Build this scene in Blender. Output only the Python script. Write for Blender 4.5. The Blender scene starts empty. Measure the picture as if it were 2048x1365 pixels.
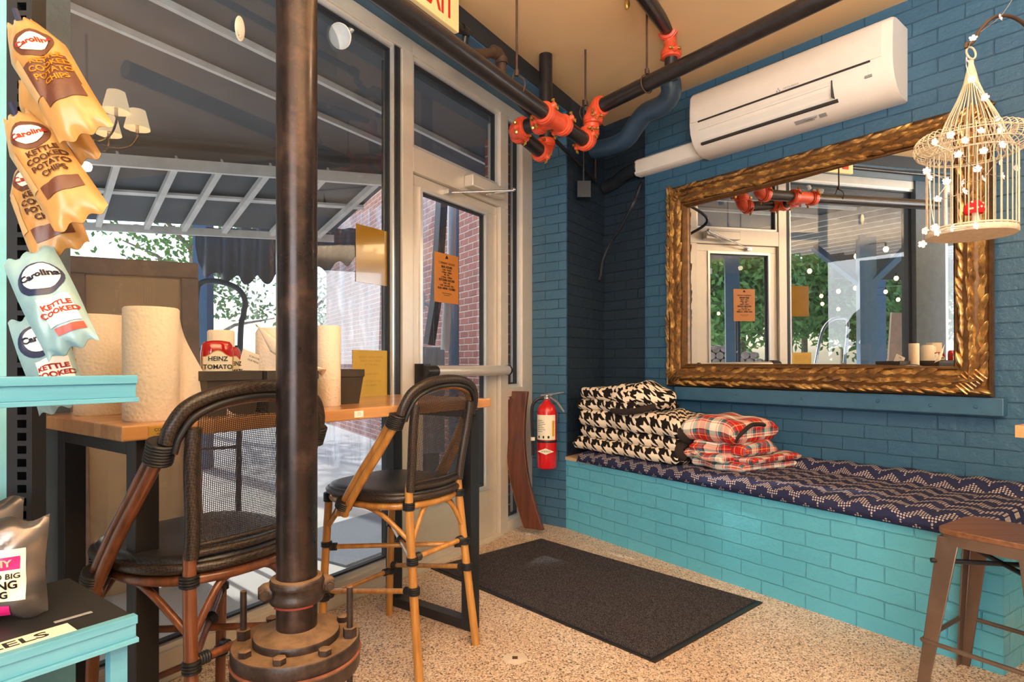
import bpy, math, random
from mathutils import Matrix, Vector
random.seed(7)
SC = bpy.context.scene
COL = SC.collection
PI = math.pi
# ------------------------------------------------------------------ camera / frames
F, CX, CY, H = 1200.0, 1024.0, 728.0, 1.2
AW, W0 = math.radians(57.8), (-.060, 4.223)        # shop window wall: x along the wall, y outward
AR, R0 = math.radians(-50.3), (1.182, 4.407)       # mirror wall
AT, T0 = math.radians(54.2), (-.984, 1.512)        # drink table, x along its front, y to the glass
AB, B0 = math.radians(-54.2), (.394, 4.377)        # brick bench, x along its front, y to the wall
AS, S0 = math.radians(53.5), (-.596, .950)         # display rack
FR = {'N': ((0, 0), 0.0), 'W': (W0, AW), 'R': (R0, AR), 'T': (T0, AT), 'B': (B0, AB), 'S': (S0, AS)}

cd = bpy.data.cameras.new('camera'); cam = bpy.data.objects.new('camera', cd); COL.objects.link(cam)
cam.location = (0, 0, H); cam.rotation_euler = (PI/2, 0, 0)
cd.sensor_width = 36; cd.lens = F/2048*36; cd.shift_y = (CY-682.5)/2048; cd.clip_start = .02; cd.clip_end = 300
SC.camera = cam
vs = SC.view_settings
vs.view_transform = 'Standard'; vs.look = 'None'; vs.gamma = 1; vs.use_curve_mapping = False
vs.exposure = 0.0

wd = bpy.data.worlds.new('sky'); SC.world = wd; wd.use_nodes = True
nt = wd.node_tree; bg = nt.nodes['Background']
sky = nt.nodes.new('ShaderNodeTexSky'); sky.sky_type = 'NISHITA'; sky.sun_disc = False
sky.sun_elevation = math.radians(42); sky.sun_rotation = math.radians(-50); sky.air_density = 1.0; sky.dust_density = 2.0
nt.links.new(sky.outputs[0], bg.inputs[0]); bg.inputs[1].default_value = .32

def light(name, kind, loc, energy, color, size=.5, rot=None, target=None, size_y=None):
    l = bpy.data.lights.new(name, kind); l.energy = energy; l.color = color
    if kind == 'AREA':
        l.size = size
        if size_y: l.shape = 'RECTANGLE'; l.size_y = size_y
    elif kind == 'SUN': l.angle = math.radians(1.2)
    else: l.shadow_soft_size = size
    o = bpy.data.objects.new(name, l); COL.objects.link(o); o.location = loc
    if target: o.rotation_euler = (Vector(target)-Vector(loc)).to_track_quat('-Z', 'Y').to_euler()
    elif rot: o.rotation_euler = rot
    return o
light('sun', 'SUN', (-8, 12, 9), 4.6, (1, .95, .86), target=(-8+6.0, 12-5.4, 9-5.6))
# unseen added area lights brighten the tan ceiling; one behind the camera adds fill
WARM = (1.0, .95, .88)
light('ceiling_fill_light', 'AREA', (.7, -.7, 2.15), 270, WARM, 1.6, rot=(PI, 0, 0))
light('ceiling_fill_light', 'AREA', (2.6, -.6, 2.3), 165, WARM, 1.0, rot=(PI, 0, 0))
light('ceiling_fill_light', 'AREA', (-1.2, -1.6, 2.15), 70, WARM, 1.4, rot=(PI, 0, 0))
light('back_fill_light', 'AREA', (-.6, -2.6, 1.75), 175, (.93, .97, 1), 2.4, target=(.9, 3.6, 1.0))
# ------------------------------------------------------------------ helpers
def fpt(fr, x, y, z=0):
    (ox, oy), a = FR[fr]; c, s = math.cos(a), math.sin(a)
    return Vector((ox+x*c-y*s, oy+x*s+y*c, z))
def P(px, py, d): return Vector(((px-CX)/F*d, d, H+(CY-py)/F*d))
def PL(px, py, fr='W', o=0.0):
    """point of a wall plane (moved o metres into the room): (x along wall, z)"""
    (ox, oy), a = FR[fr]; ux, uy = math.cos(a), math.sin(a); nx, ny = -uy, ux
    ox, oy = ox-nx*o, oy-ny*o; k = (px-CX)/F
    s = (k*oy-ox)/(ux-k*uy); d = oy+s*uy
    return s, H+(CY-py)/F*d
ORG = {}
def thing(name, label, cat, org=(0, 0, 0), frame='N', rz=0.0, group=None):
    o = bpy.data.objects.new(name, None); COL.objects.link(o); o.empty_display_size = .05
    o.location = fpt(frame, *org); o.rotation_euler = (0, 0, FR[frame][1]+rz)
    o['label'] = label; o['category'] = cat
    if group: o['group'] = group
    ORG[o.name] = Vector(org)
    return o
def setp(o, label=None, cat=None, group=None, kind=None):
    for k, v in (('label', label), ('category', cat), ('group', group), ('kind', kind)):
        if v: o[k] = v
    return o
class MB:
    def __init__(s): s.v = []; s.f = []; s.uv = []; s.m = []; s.mi = 0
    def add(s, vs, fs, uvs=None, M=None):
        b = len(s.v)
        s.v += [(M @ Vector(p)) if M is not None else Vector(p) for p in vs]
        for i, q in enumerate(fs):
            s.f.append([b+k for k in q]); s.m.append(s.mi)
            s.uv.append([uvs[k] for k in q] if uvs else None)
        return s
    def box(s, x0, x1, y0, y1, z0, z1, M=None):
        vs = [(x, y, z) for z in (z0, z1) for y in (y0, y1) for x in (x0, x1)]
        return s.add(vs, [(0, 2, 3, 1), (4, 5, 7, 6), (0, 1, 5, 4), (2, 6, 7, 3), (0, 4, 6, 2), (1, 3, 7, 5)], None, M)
    def prism(s, poly, z0, z1, M=None):
        n = len(poly); vs = [(x, y, z0) for x, y in poly]+[(x, y, z1) for x, y in poly]
        fs = [tuple(range(n-1, -1, -1)), tuple(range(n, 2*n))]+[(i, (i+1) % n, n+(i+1) % n, n+i) for i in range(n)]
        return s.add(vs, fs, None, M)
    def tube(s, pts, r, n=10, closed=False, caps=True, M=None):
        pts = [Vector(p) for p in pts]; m = len(pts)
        rr = r if isinstance(r, (list, tuple)) else [r]*m
        ts = []
        for i in range(m):
            a = pts[(i-1) % m] if (closed or i > 0) else pts[i]; b = pts[(i+1) % m] if (closed or i < m-1) else pts[i]
            t = b-a; ts.append(t.normalized() if t.length > 1e-9 else Vector((0, 0, 1)))
        up = Vector((0, 0, 1)) if abs(ts[0].z) < .9 else Vector((1, 0, 0))
        nrm = (up-ts[0]*up.dot(ts[0])).normalized(); vs = []; uvs = []; L = 0
        for i in range(m):
            if i: L += (pts[i]-pts[i-1]).length
            nrm = (nrm-ts[i]*nrm.dot(ts[i])); nrm = nrm.normalized() if nrm.length > 1e-6 else ts[i].orthogonal().normalized()
            bn = ts[i].cross(nrm)
            for k in range(n):
                a = 2*PI*k/n; vs.append(pts[i]+(nrm*math.cos(a)+bn*math.sin(a))*rr[i]); uvs.append((k/n*2*PI*rr[i], L))
        fs = []
        for i in range(m if closed else m-1):
            for k in range(n):
                j = (i+1) % m; fs.append((i*n+k, i*n+(k+1) % n, j*n+(k+1) % n, j*n+k))
        if caps and not closed: fs += [tuple(range(n-1, -1, -1)), tuple((m-1)*n+k for k in range(n))]
        return s.add(vs, fs, uvs, M)
    def cyl(s, a, b, r, r1=None, n=16, M=None): return s.tube([a, b], [r, r if r1 is None else r1], n, M=M)
    def lathe(s, prof, c=(0, 0, 0), n=24, M=None, a0=0, a1=2*PI, ph=0):
        full = abs(a1-a0-2*PI) < 1e-6; k = n if full else n+1; vs = []; fs = []
        for r, z in prof:
            for i in range(k):
                a = a0+(a1-a0)*i/n+ph; vs.append((c[0]+r*math.cos(a), c[1]+r*math.sin(a), c[2]+z))
        for j in range(len(prof)-1):
            for i in range(n):
                q = (i+1) % k; fs.append((j*k+i, j*k+q, (j+1)*k+q, (j+1)*k+i))
        return s.add(vs, fs, None, M)
    def ell(s, c, r, n=12, m=8, M=None):
        prof = [(math.sin(PI*j/m), -math.cos(PI*j/m)) for j in range(m+1)]
        r = (r, r, r) if not isinstance(r, (tuple, list)) else r
        T = Matrix.Translation(c) @ Matrix.Diagonal((r[0], r[1], r[2], 1))
        return s.lathe([(max(a, 1e-4), z) for a, z in prof], n=n, M=(M @ T) if M is not None else T)
    def grid(s, fn, nu, nv, su=1, sv=1, M=None):
        vs = [fn(i/nu, j/nv) for j in range(nv+1) for i in range(nu+1)]
        uvs = [(i/nu*su, j/nv*sv) for j in range(nv+1) for i in range(nu+1)]
        fs = [(j*(nu+1)+i, j*(nu+1)+i+1, (j+1)*(nu+1)+i+1, (j+1)*(nu+1)+i) for j in range(nv) for i in range(nu)]
        return s.add(vs, fs, uvs, M)
    def mesh(s, name, mats, org, smooth):
        me = bpy.data.meshes.new(name); me.from_pydata([tuple(p-org) for p in s.v], [], s.f)
        for m in mats: me.materials.append(m)
        if len(mats) > 1:
            for p, i in zip(me.polygons, s.m): p.material_index = i
        if any(s.uv):
            lay = me.uv_layers.new(name='uv')
            for p, u in zip(me.polygons, s.uv):
                if u:
                    for li, q in zip(p.loop_indices, u): lay.data[li].uv = q
        if smooth:
            for p in me.polygons: p.use_smooth = True
            try: me.set_sharp_from_angle(angle=math.radians(smooth))
            except Exception: pass
        me.update(); return me
    def part(s, name, mat, parent, smooth=38, bevel=0, label=None, solid=0, sub=0, fix=True):
        org = ORG[parent.name]
        mats = mat if isinstance(mat, list) else [mat]
        me = s.mesh(name, mats, org, smooth)
        if fix: fixn(me)
        o = bpy.data.objects.new(name, me); COL.objects.link(o); o.parent = parent; ORG[o.name] = org
        mods(o, bevel, solid, sub)
        if label: o['label'] = label
        return o
    def solo(s, name, mat, label, cat, org=(0, 0, 0), frame='N', smooth=38, bevel=0, group=None, kind=None, solid=0, sub=0, fix=True):
        mats = mat if isinstance(mat, list) else [mat]; org = Vector(org)
        me = s.mesh(name, mats, org, smooth)
        if fix: fixn(me)
        o = bpy.data.objects.new(name, me); COL.objects.link(o); ORG[o.name] = org
        o.location = fpt(frame, *org); o.rotation_euler = (0, 0, FR[frame][1])
        mods(o, bevel, solid, sub); setp(o, label, cat, group, kind)
        return o
    def struct(s, name, mat, frame='N', org=(0, 0, 0), **k): return s.solo(name, mat, None, None, org, frame, kind='structure', **k)
def fixn(me):
    import bmesh
    bm = bmesh.new(); bm.from_mesh(me); bmesh.ops.recalc_face_normals(bm, faces=bm.faces); bm.to_mesh(me); bm.free()
def mods(o, bevel, solid, sub):
    if solid: m = o.modifiers.new('solid', 'SOLIDIFY'); m.thickness = solid; m.offset = 0
    if bevel: m = o.modifiers.new('bevel', 'BEVEL'); m.width = bevel; m.segments = 2; m.limit_method = 'ANGLE'; m.angle_limit = math.radians(40)
    if sub: m = o.modifiers.new('sub', 'SUBSURF'); m.levels = sub; m.render_levels = sub
def text(body, size, mat, parent, M, name='lettering', ext=.0004, align='CENTER', sx=1.0, label=None, bold=0, toplevel=False):
    """lettering in the xy plane of M (local to the parent's frame coordinates)"""
    cu = bpy.data.curves.new('t', 'FONT'); cu.body = body; cu.size = size; cu.extrude = ext; cu.align_x = align; cu.align_y = 'CENTER'; cu.offset = bold
    cu.space_line = 1.05; cu.resolution_u = 3
    t = bpy.data.objects.new('t', cu); COL.objects.link(t); bpy.context.view_layer.update()
    me = bpy.data.meshes.new_from_object(t.evaluated_get(bpy.context.evaluated_depsgraph_get()))
    bpy.data.objects.remove(t); bpy.data.curves.remove(cu)
    me.name = name; org = ORG[parent.name]
    me.transform(Matrix.Translation(-org) @ M @ Matrix.Diagonal((sx, 1, 1, 1)))
    me.materials.clear(); me.materials.append(mat)
    o = bpy.data.objects.new(name, me); COL.objects.link(o); o.parent = parent; ORG[o.name] = org
    if label: o['label'] = label
    return o
def basis(o, x, y):
    """matrix with origin o and in-plane axes x, y"""
    x = Vector(x).normalized(); y = Vector(y).normalized(); z = x.cross(y).normalized(); y = z.cross(x)
    return Matrix(((x.x, y.x, z.x, o[0]), (x.y, y.y, z.y, o[1]), (x.z, y.z, z.z, o[2]), (0, 0, 0, 1)))
def kids(o): return [c for c in bpy.data.objects if c.parent == o]
def copy_tree(o, parent=None):
    c = o.copy(); COL.objects.link(c)
    if parent: c.parent = parent
    for ch in kids(o): copy_tree(ch, c)
    return c
def spline(ps, n=8, closed=False):
    ps = [Vector(p) for p in ps]; m = len(ps); out = []
    rng = range(m if closed else m-1)
    for i in rng:
        p0 = ps[(i-1) % m] if (closed or i) else ps[0]; p1 = ps[i]; p2 = ps[(i+1) % m]; p3 = ps[(i+2) % m] if (closed or i < m-2) else ps[-1]
        for k in range(n):
            t = k/n; out.append(.5*((2*p1)+(p2-p0)*t+(2*p0-5*p1+4*p2-p3)*t*t+(3*p1-p0-3*p2+p3)*t**3))
    if not closed: out.append(ps[-1])
    return out
# ------------------------------------------------------------------ materials
class NT:
    def __init__(s, name):
        s.m = bpy.data.materials.new(name); s.m.use_nodes = True; s.t = s.m.node_tree; s.b = s.t.nodes['Principled BSDF']; s.out = s.t.nodes['Material Output']
    def n(s, kind, **k):
        x = s.t.nodes.new(kind)
        for a, v in k.items(): setattr(x, a, v)
        return x
    def l(s, a, b): s.t.links.new(a, b)
    def val(s, sock, v):
        if isinstance(v, (int, float)): sock.default_value = v
        else: s.l(v, sock)
    def math(s, op, a, b=None, c=None):
        x = s.n('ShaderNodeMath', operation=op); s.val(x.inputs[0], a)
        if b is not None: s.val(x.inputs[1], b)
        if c is not None: s.val(x.inputs[2], c)
        return x.outputs[0]
    def mix(s, f, a, b, blend='MIX'):
        x = s.n('ShaderNodeMix', data_type='RGBA', blend_type=blend); s.val(x.inputs[0], f)
        for sk, v in ((x.inputs[6], a), (x.inputs[7], b)):
            if isinstance(v, tuple): sk.default_value = (*v[:3], 1)
            else: s.l(v, sk)
        return x.outputs[2]
    def ramp(s, f, stops, const=False):
        x = s.n('ShaderNodeValToRGB'); cr = x.color_ramp
        if const: cr.interpolation = 'CONSTANT'
        while len(cr.elements) < len(stops): cr.elements.new(.5)
        for e, (p, c) in zip(cr.elements, stops): e.position = p; e.color = (*c, 1) if len(c) == 3 else c
        s.l(f, x.inputs[0]); return x.outputs[0]
    def coord(s, which='Object'): return s.n('ShaderNodeTexCoord').outputs[which]
    def noise(s, vec, scale, detail=4, rough=.55):
        x = s.n('ShaderNodeTexNoise'); x.inputs['Scale'].default_value = scale; x.inputs['Detail'].default_value = detail; x.inputs['Roughness'].default_value = rough
        if vec is not None: s.l(vec, x.inputs['Vector'])
        return x.outputs[0]
    def bump(s, h, strength=.3, dist=.01, prev=None):
        x = s.n('ShaderNodeBump'); x.inputs['Strength'].default_value = strength; x.inputs['Distance'].default_value = dist; s.l(h, x.inputs['Height'])
        if prev is not None: s.l(prev, x.inputs['Normal'])
        return x.outputs[0]
    def mapping(s, vec, scale=(1, 1, 1), rot=(0, 0, 0), loc=(0, 0, 0)):
        x = s.n('ShaderNodeMapping'); x.inputs['Scale'].default_value = scale; x.inputs['Rotation'].default_value = rot; x.inputs['Location'].default_value = loc
        s.l(vec, x.inputs['Vector']); return x.outputs[0]
    def set(s, color=None, rough=.5, metal=0, spec=.5, normal=None, coat=0):
        b = s.b
        if color is not None:
            if isinstance(color, tuple): b.inputs['Base Color'].default_value = (*color[:3], 1)
            else: s.l(color, b.inputs['Base Color'])
        s.val(b.inputs['Roughness'], rough); b.inputs['Metallic'].default_value = metal
        b.inputs['Specular IOR Level'].default_value = spec; b.inputs['Coat Weight'].default_value = coat
        if normal is not None: s.l(normal, b.inputs['Normal'])
        return s.m
def srgb(r, g, b):
    f = lambda c: (c/255/12.92) if c/255 <= .04045 else ((c/255+.055)/1.055)**2.4
    return (f(r), f(g), f(b))
def plain(name, rgb, rough=.5, metal=0, spec=.5, var=.10, scale=14, bump=.0, coat=0, bs=60):
    t = NT(name); c = srgb(*rgb); n = t.noise(t.coord(), scale)
    lo = tuple(x*(1-var) for x in c); hi = tuple(min(1, x*(1+var)) for x in c)
    col = t.ramp(n, [(.3, lo), (.7, hi)]); nm = None
    if bump: nm = t.bump(t.noise(t.coord(), bs, 3), bump, .002)
    return t.set(col, rough, metal, spec, nm, coat)
def wallcoord(t):
    """brick coordinates: runs along the face whichever way it looks"""
    tc = t.n('ShaderNodeTexCoord'); so = t.n('ShaderNodeSeparateXYZ'); t.l(tc.outputs['Object'], so.inputs[0])
    sn = t.n('ShaderNodeSeparateXYZ'); t.l(tc.outputs['Normal'], sn.inputs[0])
    g = t.math('GREATER_THAN', t.math('ABSOLUTE', sn.outputs[0]), t.math('ABSOLUTE', sn.outputs[1]))
    u = t.math('ADD', t.math('MULTIPLY', g, so.outputs[1]), t.math('MULTIPLY', t.math('SUBTRACT', 1, g), so.outputs[0]))
    c = t.n('ShaderNodeCombineXYZ'); t.l(u, c.inputs[0]); t.l(so.outputs[2], c.inputs[1])
    return c.outputs[0], tc.outputs['Object']
def brick(name, rgb, rgb2=None, mortar=None, w=.235, h=.078, rough=.38, dep=.011, msize=.0035, wob=.008, spec=.5, patch=None, keep=False):
    t = NT(name); v, obj = wallcoord(t)
    nz = t.n('ShaderNodeTexNoise'); nz.inputs['Scale'].default_value = 9; nz.inputs['Detail'].default_value = 3; t.l(obj, nz.inputs['Vector'])
    off = t.n('ShaderNodeVectorMath', operation='MULTIPLY_ADD'); t.l(nz.outputs['Color'], off.inputs[0]); off.inputs[1].default_value = (wob, wob, 0); t.l(v, off.inputs[2])
    br = t.n('ShaderNodeTexBrick'); t.l(off.outputs[0], br.inputs['Vector'])
    br.inputs['Scale'].default_value = 1; br.inputs['Brick Width'].default_value = w; br.inputs['Row Height'].default_value = h
    br.inputs['Mortar Size'].default_value = msize; br.inputs['Mortar Smooth'].default_value = .6; br.inputs['Bias'].default_value = 0
    a = srgb(*rgb); b2 = srgb(*(rgb2 or tuple(x*.93 for x in rgb))); mo = srgb(*(mortar or tuple(x*.80 for x in rgb)))
    br.inputs['Color1'].default_value = (*a, 1); br.inputs['Color2'].default_value = (*b2, 1); br.inputs['Mortar'].default_value = (*mo, 1)
    big = t.noise(obj, 2.3, 5, .6); wear = t.ramp(t.noise(obj, 5.5, 4, .65), [(.34, (.15,)*3), (.62, (1,)*3)])
    br.inputs['Mortar'].default_value = (*a, 1)
    mf = t.math('MULTIPLY', br.outputs['Fac'], wear) if not keep else br.outputs['Fac']
    col = t.mix(mf, br.outputs[0], mo); col = t.mix(t.math('MULTIPLY', big, .35), col, tuple(x*.70 for x in a))
    if patch:
        pm = t.ramp(t.noise(obj, 21, 6, .7), [(.66, (0, 0, 0)), (.72, (1, 1, 1))]); col = t.mix(pm, col, srgb(*patch))
    hgt = t.math('SUBTRACT', 1, t.math('MULTIPLY', br.outputs['Fac'], t.math('MULTIPLY_ADD', wear, .7, .3)))
    n1 = t.bump(hgt, 1.0, dep); n2 = t.bump(t.noise(obj, 70, 5, .7), .35, .004, n1); n3 = t.bump(t.noise(obj, 12, 4, .65), .6, .014, n2)
    return t.set(col, rough, 0, spec, n3)
def emis(name, rgb, s, rough=.5):
    t = NT(name); c = srgb(*rgb); t.set(c, rough); t.b.inputs['Emission Color'].default_value = (*c, 1); t.b.inputs['Emission Strength'].default_value = s
    return t.m
def wood(name, c1, c2, axis=0, rough=.35, scale=3, stave=None, coat=.2, streak=14, c3=None):
    t = NT(name); o = t.coord(); sc = [streak*scale]*3; sc[axis] = scale*.6
    n = t.noise(t.mapping(o, tuple(sc)), 1.0, 5, .6)
    col = t.ramp(n, [(.28, srgb(*c1)), (.7, srgb(*c2))])
    if stave:
        br = t.n('ShaderNodeTexBrick'); t.l(o, br.inputs['Vector'])
        br.inputs['Scale'].default_value = 1; br.inputs['Brick Width'].default_value = stave[0]; br.inputs['Row Height'].default_value = stave[1]; br.inputs['Mortar Size'].default_value = .0004
        br.inputs['Color1'].default_value = (*srgb(*(c3 or c2)), 1); br.inputs['Color2'].default_value = (*srgb(*c1), 1); br.inputs['Mortar'].default_value = (*srgb(*c1), 1)
        col = t.mix(.55, col, br.outputs[0])
    return t.set(col, rough, 0, .5, t.bump(n, .12, .002), coat)
M = {}
M['navy_brick'] = brick('painted_blue_brick', (60, 102, 130), (57, 97, 126), (48, 84, 110))
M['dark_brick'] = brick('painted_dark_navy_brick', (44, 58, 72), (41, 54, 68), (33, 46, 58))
M['pilaster_brick'] = brick('painted_mid_blue_brick', (66, 108, 136), (62, 102, 130), (44, 66, 86), h=.070)
M['teal_brick'] = brick('painted_turquoise_brick', (94, 180, 202), (90, 175, 198), (82, 166, 192), rough=.35, dep=.009, wob=.014)
M['red_brick'] = brick('red_brick', (168, 92, 78), (140, 72, 64), (205, 190, 180), w=.21, h=.075, rough=.8, dep=.008, msize=.008, keep=True)
M['blue_paint'] = plain('blue_paint', (58, 98, 126), .4, bump=.15)
M['dark_paint'] = plain('dark_navy_paint', (36, 42, 50), .5, bump=.2)
M['grey_plaster'] = plain('grey_textured_plaster', (112, 108, 102), .7, bump=.6, bs=120)
M['ceiling'] = plain('tan_ceiling_paint', (224, 190, 144), .6, var=.03, scale=2, bump=.1, bs=30)
M['alu'] = plain('anodised_aluminium', (216, 206, 192), .38, .3, var=.03)
M['alu_in'] = plain('brushed_aluminium', (222, 220, 216), .3, .5, var=.03)
M['gasket'] = plain('black_gasket', (30, 34, 40), .5)
M['chrome'] = plain('steel', (205, 205, 205), .25, .9, var=.04)
M['brass'] = plain('brass', (196, 158, 84), .3, .8, var=.1)
M['black'] = plain('black_powder_coat', (30, 30, 33), .45, var=.1)
M['blackgloss'] = plain('black_pipe_paint', (44, 40, 42), .28, .3, var=.25, scale=22, spec=.6)
M['wrap'] = plain('black_insulation', (40, 44, 50), .35, bump=.5, bs=24)
M['bluewrap'] = plain('blue_painted_duct', (42, 66, 90), .4, bump=.3, bs=30)
M['orange'] = plain('orange_red_enamel', (224, 84, 50), .38, var=.12, scale=30, bump=.15)
M['white'] = plain('white_plastic', (238, 230, 220), .32, var=.02)
M['white2'] = plain('cool_white_plastic', (226, 222, 214), .35, var=.02)
M['slot'] = plain('dark_slot', (50, 46, 44), .6)
M['grey'] = plain('grey_label', (150, 150, 150), .5)
M['cream'] = plain('cream_painted_wire', (206, 192, 168), .5, var=.15, scale=60)
M['rust'] = plain('rusty_iron', (84, 62, 48), .6, .3, var=.3)
M['red'] = plain('red_enamel', (206, 24, 30), .25, var=.05, coat=.3)
M['ketchup'] = plain('ketchup_red', (170, 22, 18), .12, var=.1, coat=.6)
M['paper'] = plain('white_paper', (240, 232, 220), .7, var=.03)
M['label'] = plain('cream_label', (236, 226, 200), .6, var=.04)
M['ink'] = plain('black_ink', (28, 24, 24), .6)
M['gold_ink'] = plain('gold_ink', (186, 150, 80), .5)
M['exit_red'] = plain('sign_red', (205, 40, 26), .5)
M['exit_bg'] = plain('cream_sign', (248, 222, 160), .5, var=.03)
M['teal_wood'] = wood('turquoise_washed_wood', (78, 148, 172), (104, 172, 192), 0, .5, 2.5)
M['teal_panel'] = plain('dark_teal_panel', (62, 104, 106), .6)
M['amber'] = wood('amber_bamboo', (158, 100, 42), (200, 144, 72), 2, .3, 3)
M['bamboo_lit_red'] = wood('bamboo_lit_red_brown', (92, 50, 30), (138, 82, 52), 2, .3, 3)  # same bamboo as the amber chair, its different lighting put into the colour
M['stave'] = wood('stave_wood', (66, 34, 24), (112, 60, 40), 2, .45, 3)
M['stave_edge'] = plain('stave_edge', (206, 136, 84), .5)
M['butcher'] = wood('acacia_table', (160, 104, 60), (208, 154, 98), 0, .28, 2.2, (.26, .045), .35, c3=(216, 164, 108))
M['stoolwood'] = wood('dark_stool_wood', (96, 60, 38), (138, 92, 60), 0, .4, 4)
M['bronze'] = plain('brushed_bronze_steel', (124, 106, 94), .36, .75, var=.2, scale=6)
M['ply'] = wood('plywood', (196, 160, 116), (222, 190, 146), 0, .6, 3)
M['basket'] = plain('dark_stained_wood_box', (62, 56, 50), .55, var=.15)
M['plaque'] = plain('gold_plaque', (214, 170, 84), .35, .4)
M['cable'] = plain('black_cable', (36, 40, 46), .4)
M['bulb'] = emis('warm_bulb', (255, 196, 110), 14)
M['pinklamp'] = emis('pale_pink_glow', (250, 205, 200), .55)
M['shade'] = emis('lit_cream_shade', (255, 222, 170), 13)
M['conc'] = plain('pale_concrete', (206, 202, 194), .8, var=.06, scale=3, bump=.1)
M['rafter'] = plain('white_painted_timber', (204, 206, 206), .6, var=.12, scale=8)
M['roofdark'] = plain('dark_roof_deck', (66, 74, 84), .7, var=.15, scale=3)
M['bluepost'] = plain('blue_post', (78, 116, 150), .5)
M['bark'] = plain('tree_bark', (150, 134, 116), .9, var=.2)
M['dust_iron'] = None
def mk_floor():
    t = NT('pebble_epoxy_floor'); o = t.coord(); v = t.n('ShaderNodeTexVoronoi'); v.inputs['Scale'].default_value = 185; t.l(o, v.inputs['Vector'])
    sep = t.n('ShaderNodeSeparateColor'); t.l(v.outputs['Color'], sep.inputs[0])
    col = t.ramp(sep.outputs[0], [(0, srgb(78, 68, 64)), (.08, srgb(140, 116, 98)), (.20, srgb(204, 180, 156)), (.45, srgb(222, 202, 182)), (.7, srgb(232, 220, 206)), (.9, srgb(186, 158, 134))], True)
    st = t.ramp(t.noise(o, 1.1, 4), [(.38, (.86, .76, .66)), (.62, (1, 1, 1))]); col = t.mix(1, col, st, 'MULTIPLY')
    t.set(col, .42, 0, .4, t.bump(v.outputs['Distance'], .5, .002)); return t.m
M['floor'] = mk_floor()
def mk_carpet(name, lo, hi, sc=260):
    t = NT(name); o = t.coord(); n = t.noise(o, sc, 2, .8); c = t.ramp(n, [(.42, srgb(*lo)), (.66, srgb(*hi))])
    return t.set(c, .95, 0, .1, t.bump(n, .8, .004))
M['mat'] = mk_carpet('charcoal_pile', (20, 19, 23), (104, 98, 102))
M['mat_out'] = mk_carpet('grey_outdoor_pile', (110, 116, 126), (176, 180, 186))
def mk_glass(name, tint=(1, 1, 1), haze=.03, boost=1.0):
    t = NT(name); tr = t.n('ShaderNodeBsdfTransparent'); tr.inputs[0].default_value = (*tint, 1); gl = t.n('ShaderNodeBsdfGlossy'); gl.inputs['Roughness'].default_value = .0
    df = t.n('ShaderNodeBsdfDiffuse'); df.inputs[0].default_value = (.7, .74, .8, 1)
    fr = t.n('ShaderNodeFresnel'); fr.inputs[0].default_value = 1.5; k = t.math('MULTIPLY', fr.outputs[0], boost)
    m1 = t.n('ShaderNodeMixShader'); t.l(k, m1.inputs[0]); t.l(tr.outputs[0], m1.inputs[1]); t.l(gl.outputs[0], m1.inputs[2])
    m2 = t.n('ShaderNodeMixShader'); t.l(t.math('MULTIPLY', t.noise(t.coord(), 2.0, 6, .7), haze*2), m2.inputs[0]); t.l(m1.outputs[0], m2.inputs[1]); t.l(df.outputs[0], m2.inputs[2])
    t.l(m2.outputs[0], t.out.inputs[0]); return t.m
M['glass'] = mk_glass('window_glass', (.90, .955, 1), .03, 1.35)
def mk_vinyl():
    t = NT('clear_vinyl'); tr = t.n('ShaderNodeBsdfTransparent'); tr.inputs[0].default_value = (.93, .96, 1, 1); gl = t.n('ShaderNodeBsdfGlossy'); gl.inputs['Roughness'].default_value = .12
    df = t.n('ShaderNodeBsdfTranslucent'); df.inputs[0].default_value = (.85, .9, .95, 1)
    uv = t.coord('UV'); s1 = t.noise(t.mapping(uv, (9, .9, 1)), 1.4, 4, .6); k = t.ramp(s1, [(.5, (.02,)*3), (.62, (.22,)*3), (.68, (.03,)*3)])
    m1 = t.n('ShaderNodeMixShader'); m1.inputs[0].default_value = .05; t.l(tr.outputs[0], m1.inputs[1]); t.l(gl.outputs[0], m1.inputs[2])
    m2 = t.n('ShaderNodeMixShader'); t.l(k, m2.inputs[0]); t.l(m1.outputs[0], m2.inputs[1]); t.l(df.outputs[0], m2.inputs[2])
    t.l(m2.outputs[0], t.out.inputs[0]); return t.m
M['vinyl'] = mk_vinyl()
def mk_mirror():
    t = NT('old_mirror'); return t.set((.93, .95, .95), .0, 1.0)
M['mirror'] = mk_mirror()
def mk_gilt():
    t = NT('antique_gilt'); o = t.coord(); n = t.noise(o, 16, 4, .6)
    col = t.ramp(n, [(.34, srgb(112, 84, 60)), (.5, srgb(168, 122, 66)), (.64, srgb(226, 182, 108))])
    return t.set(col, .30, .6, .5, t.bump(t.noise(o, 60, 3), .12, .002))
M['gilt_shade'] = plain('shaded_gilt', (110, 76, 42), .4, .5, var=.35, scale=30)  # moulding under the leaves, recess shade put into its dark gold
M['gilt'] = mk_gilt()
def mk_iron():
    t = NT('dusty_cast_iron'); o = t.coord(); g = t.n('ShaderNodeNewGeometry'); s = t.n('ShaderNodeSeparateXYZ'); t.l(g.outputs['Normal'], s.inputs[0])
    n = t.noise(o, 30, 5, .65); d = t.math('MULTIPLY', t.ramp(s.outputs[2], [(.35, (0,)*3), (.95, (1,)*3)]), t.ramp(n, [(.3, (.5,)*3), (.6, (1,)*3)]))
    base = t.ramp(n, [(.3, srgb(34, 28, 28)), (.7, srgb(74, 58, 50))]); col = t.mix(d, base, srgb(150, 118, 88))
    t.set(col, t.math('MULTIPLY_ADD', d, .4, .4), .35, .5, t.bump(n, .5, .003)); return t.m
M['iron'] = mk_iron()
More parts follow.
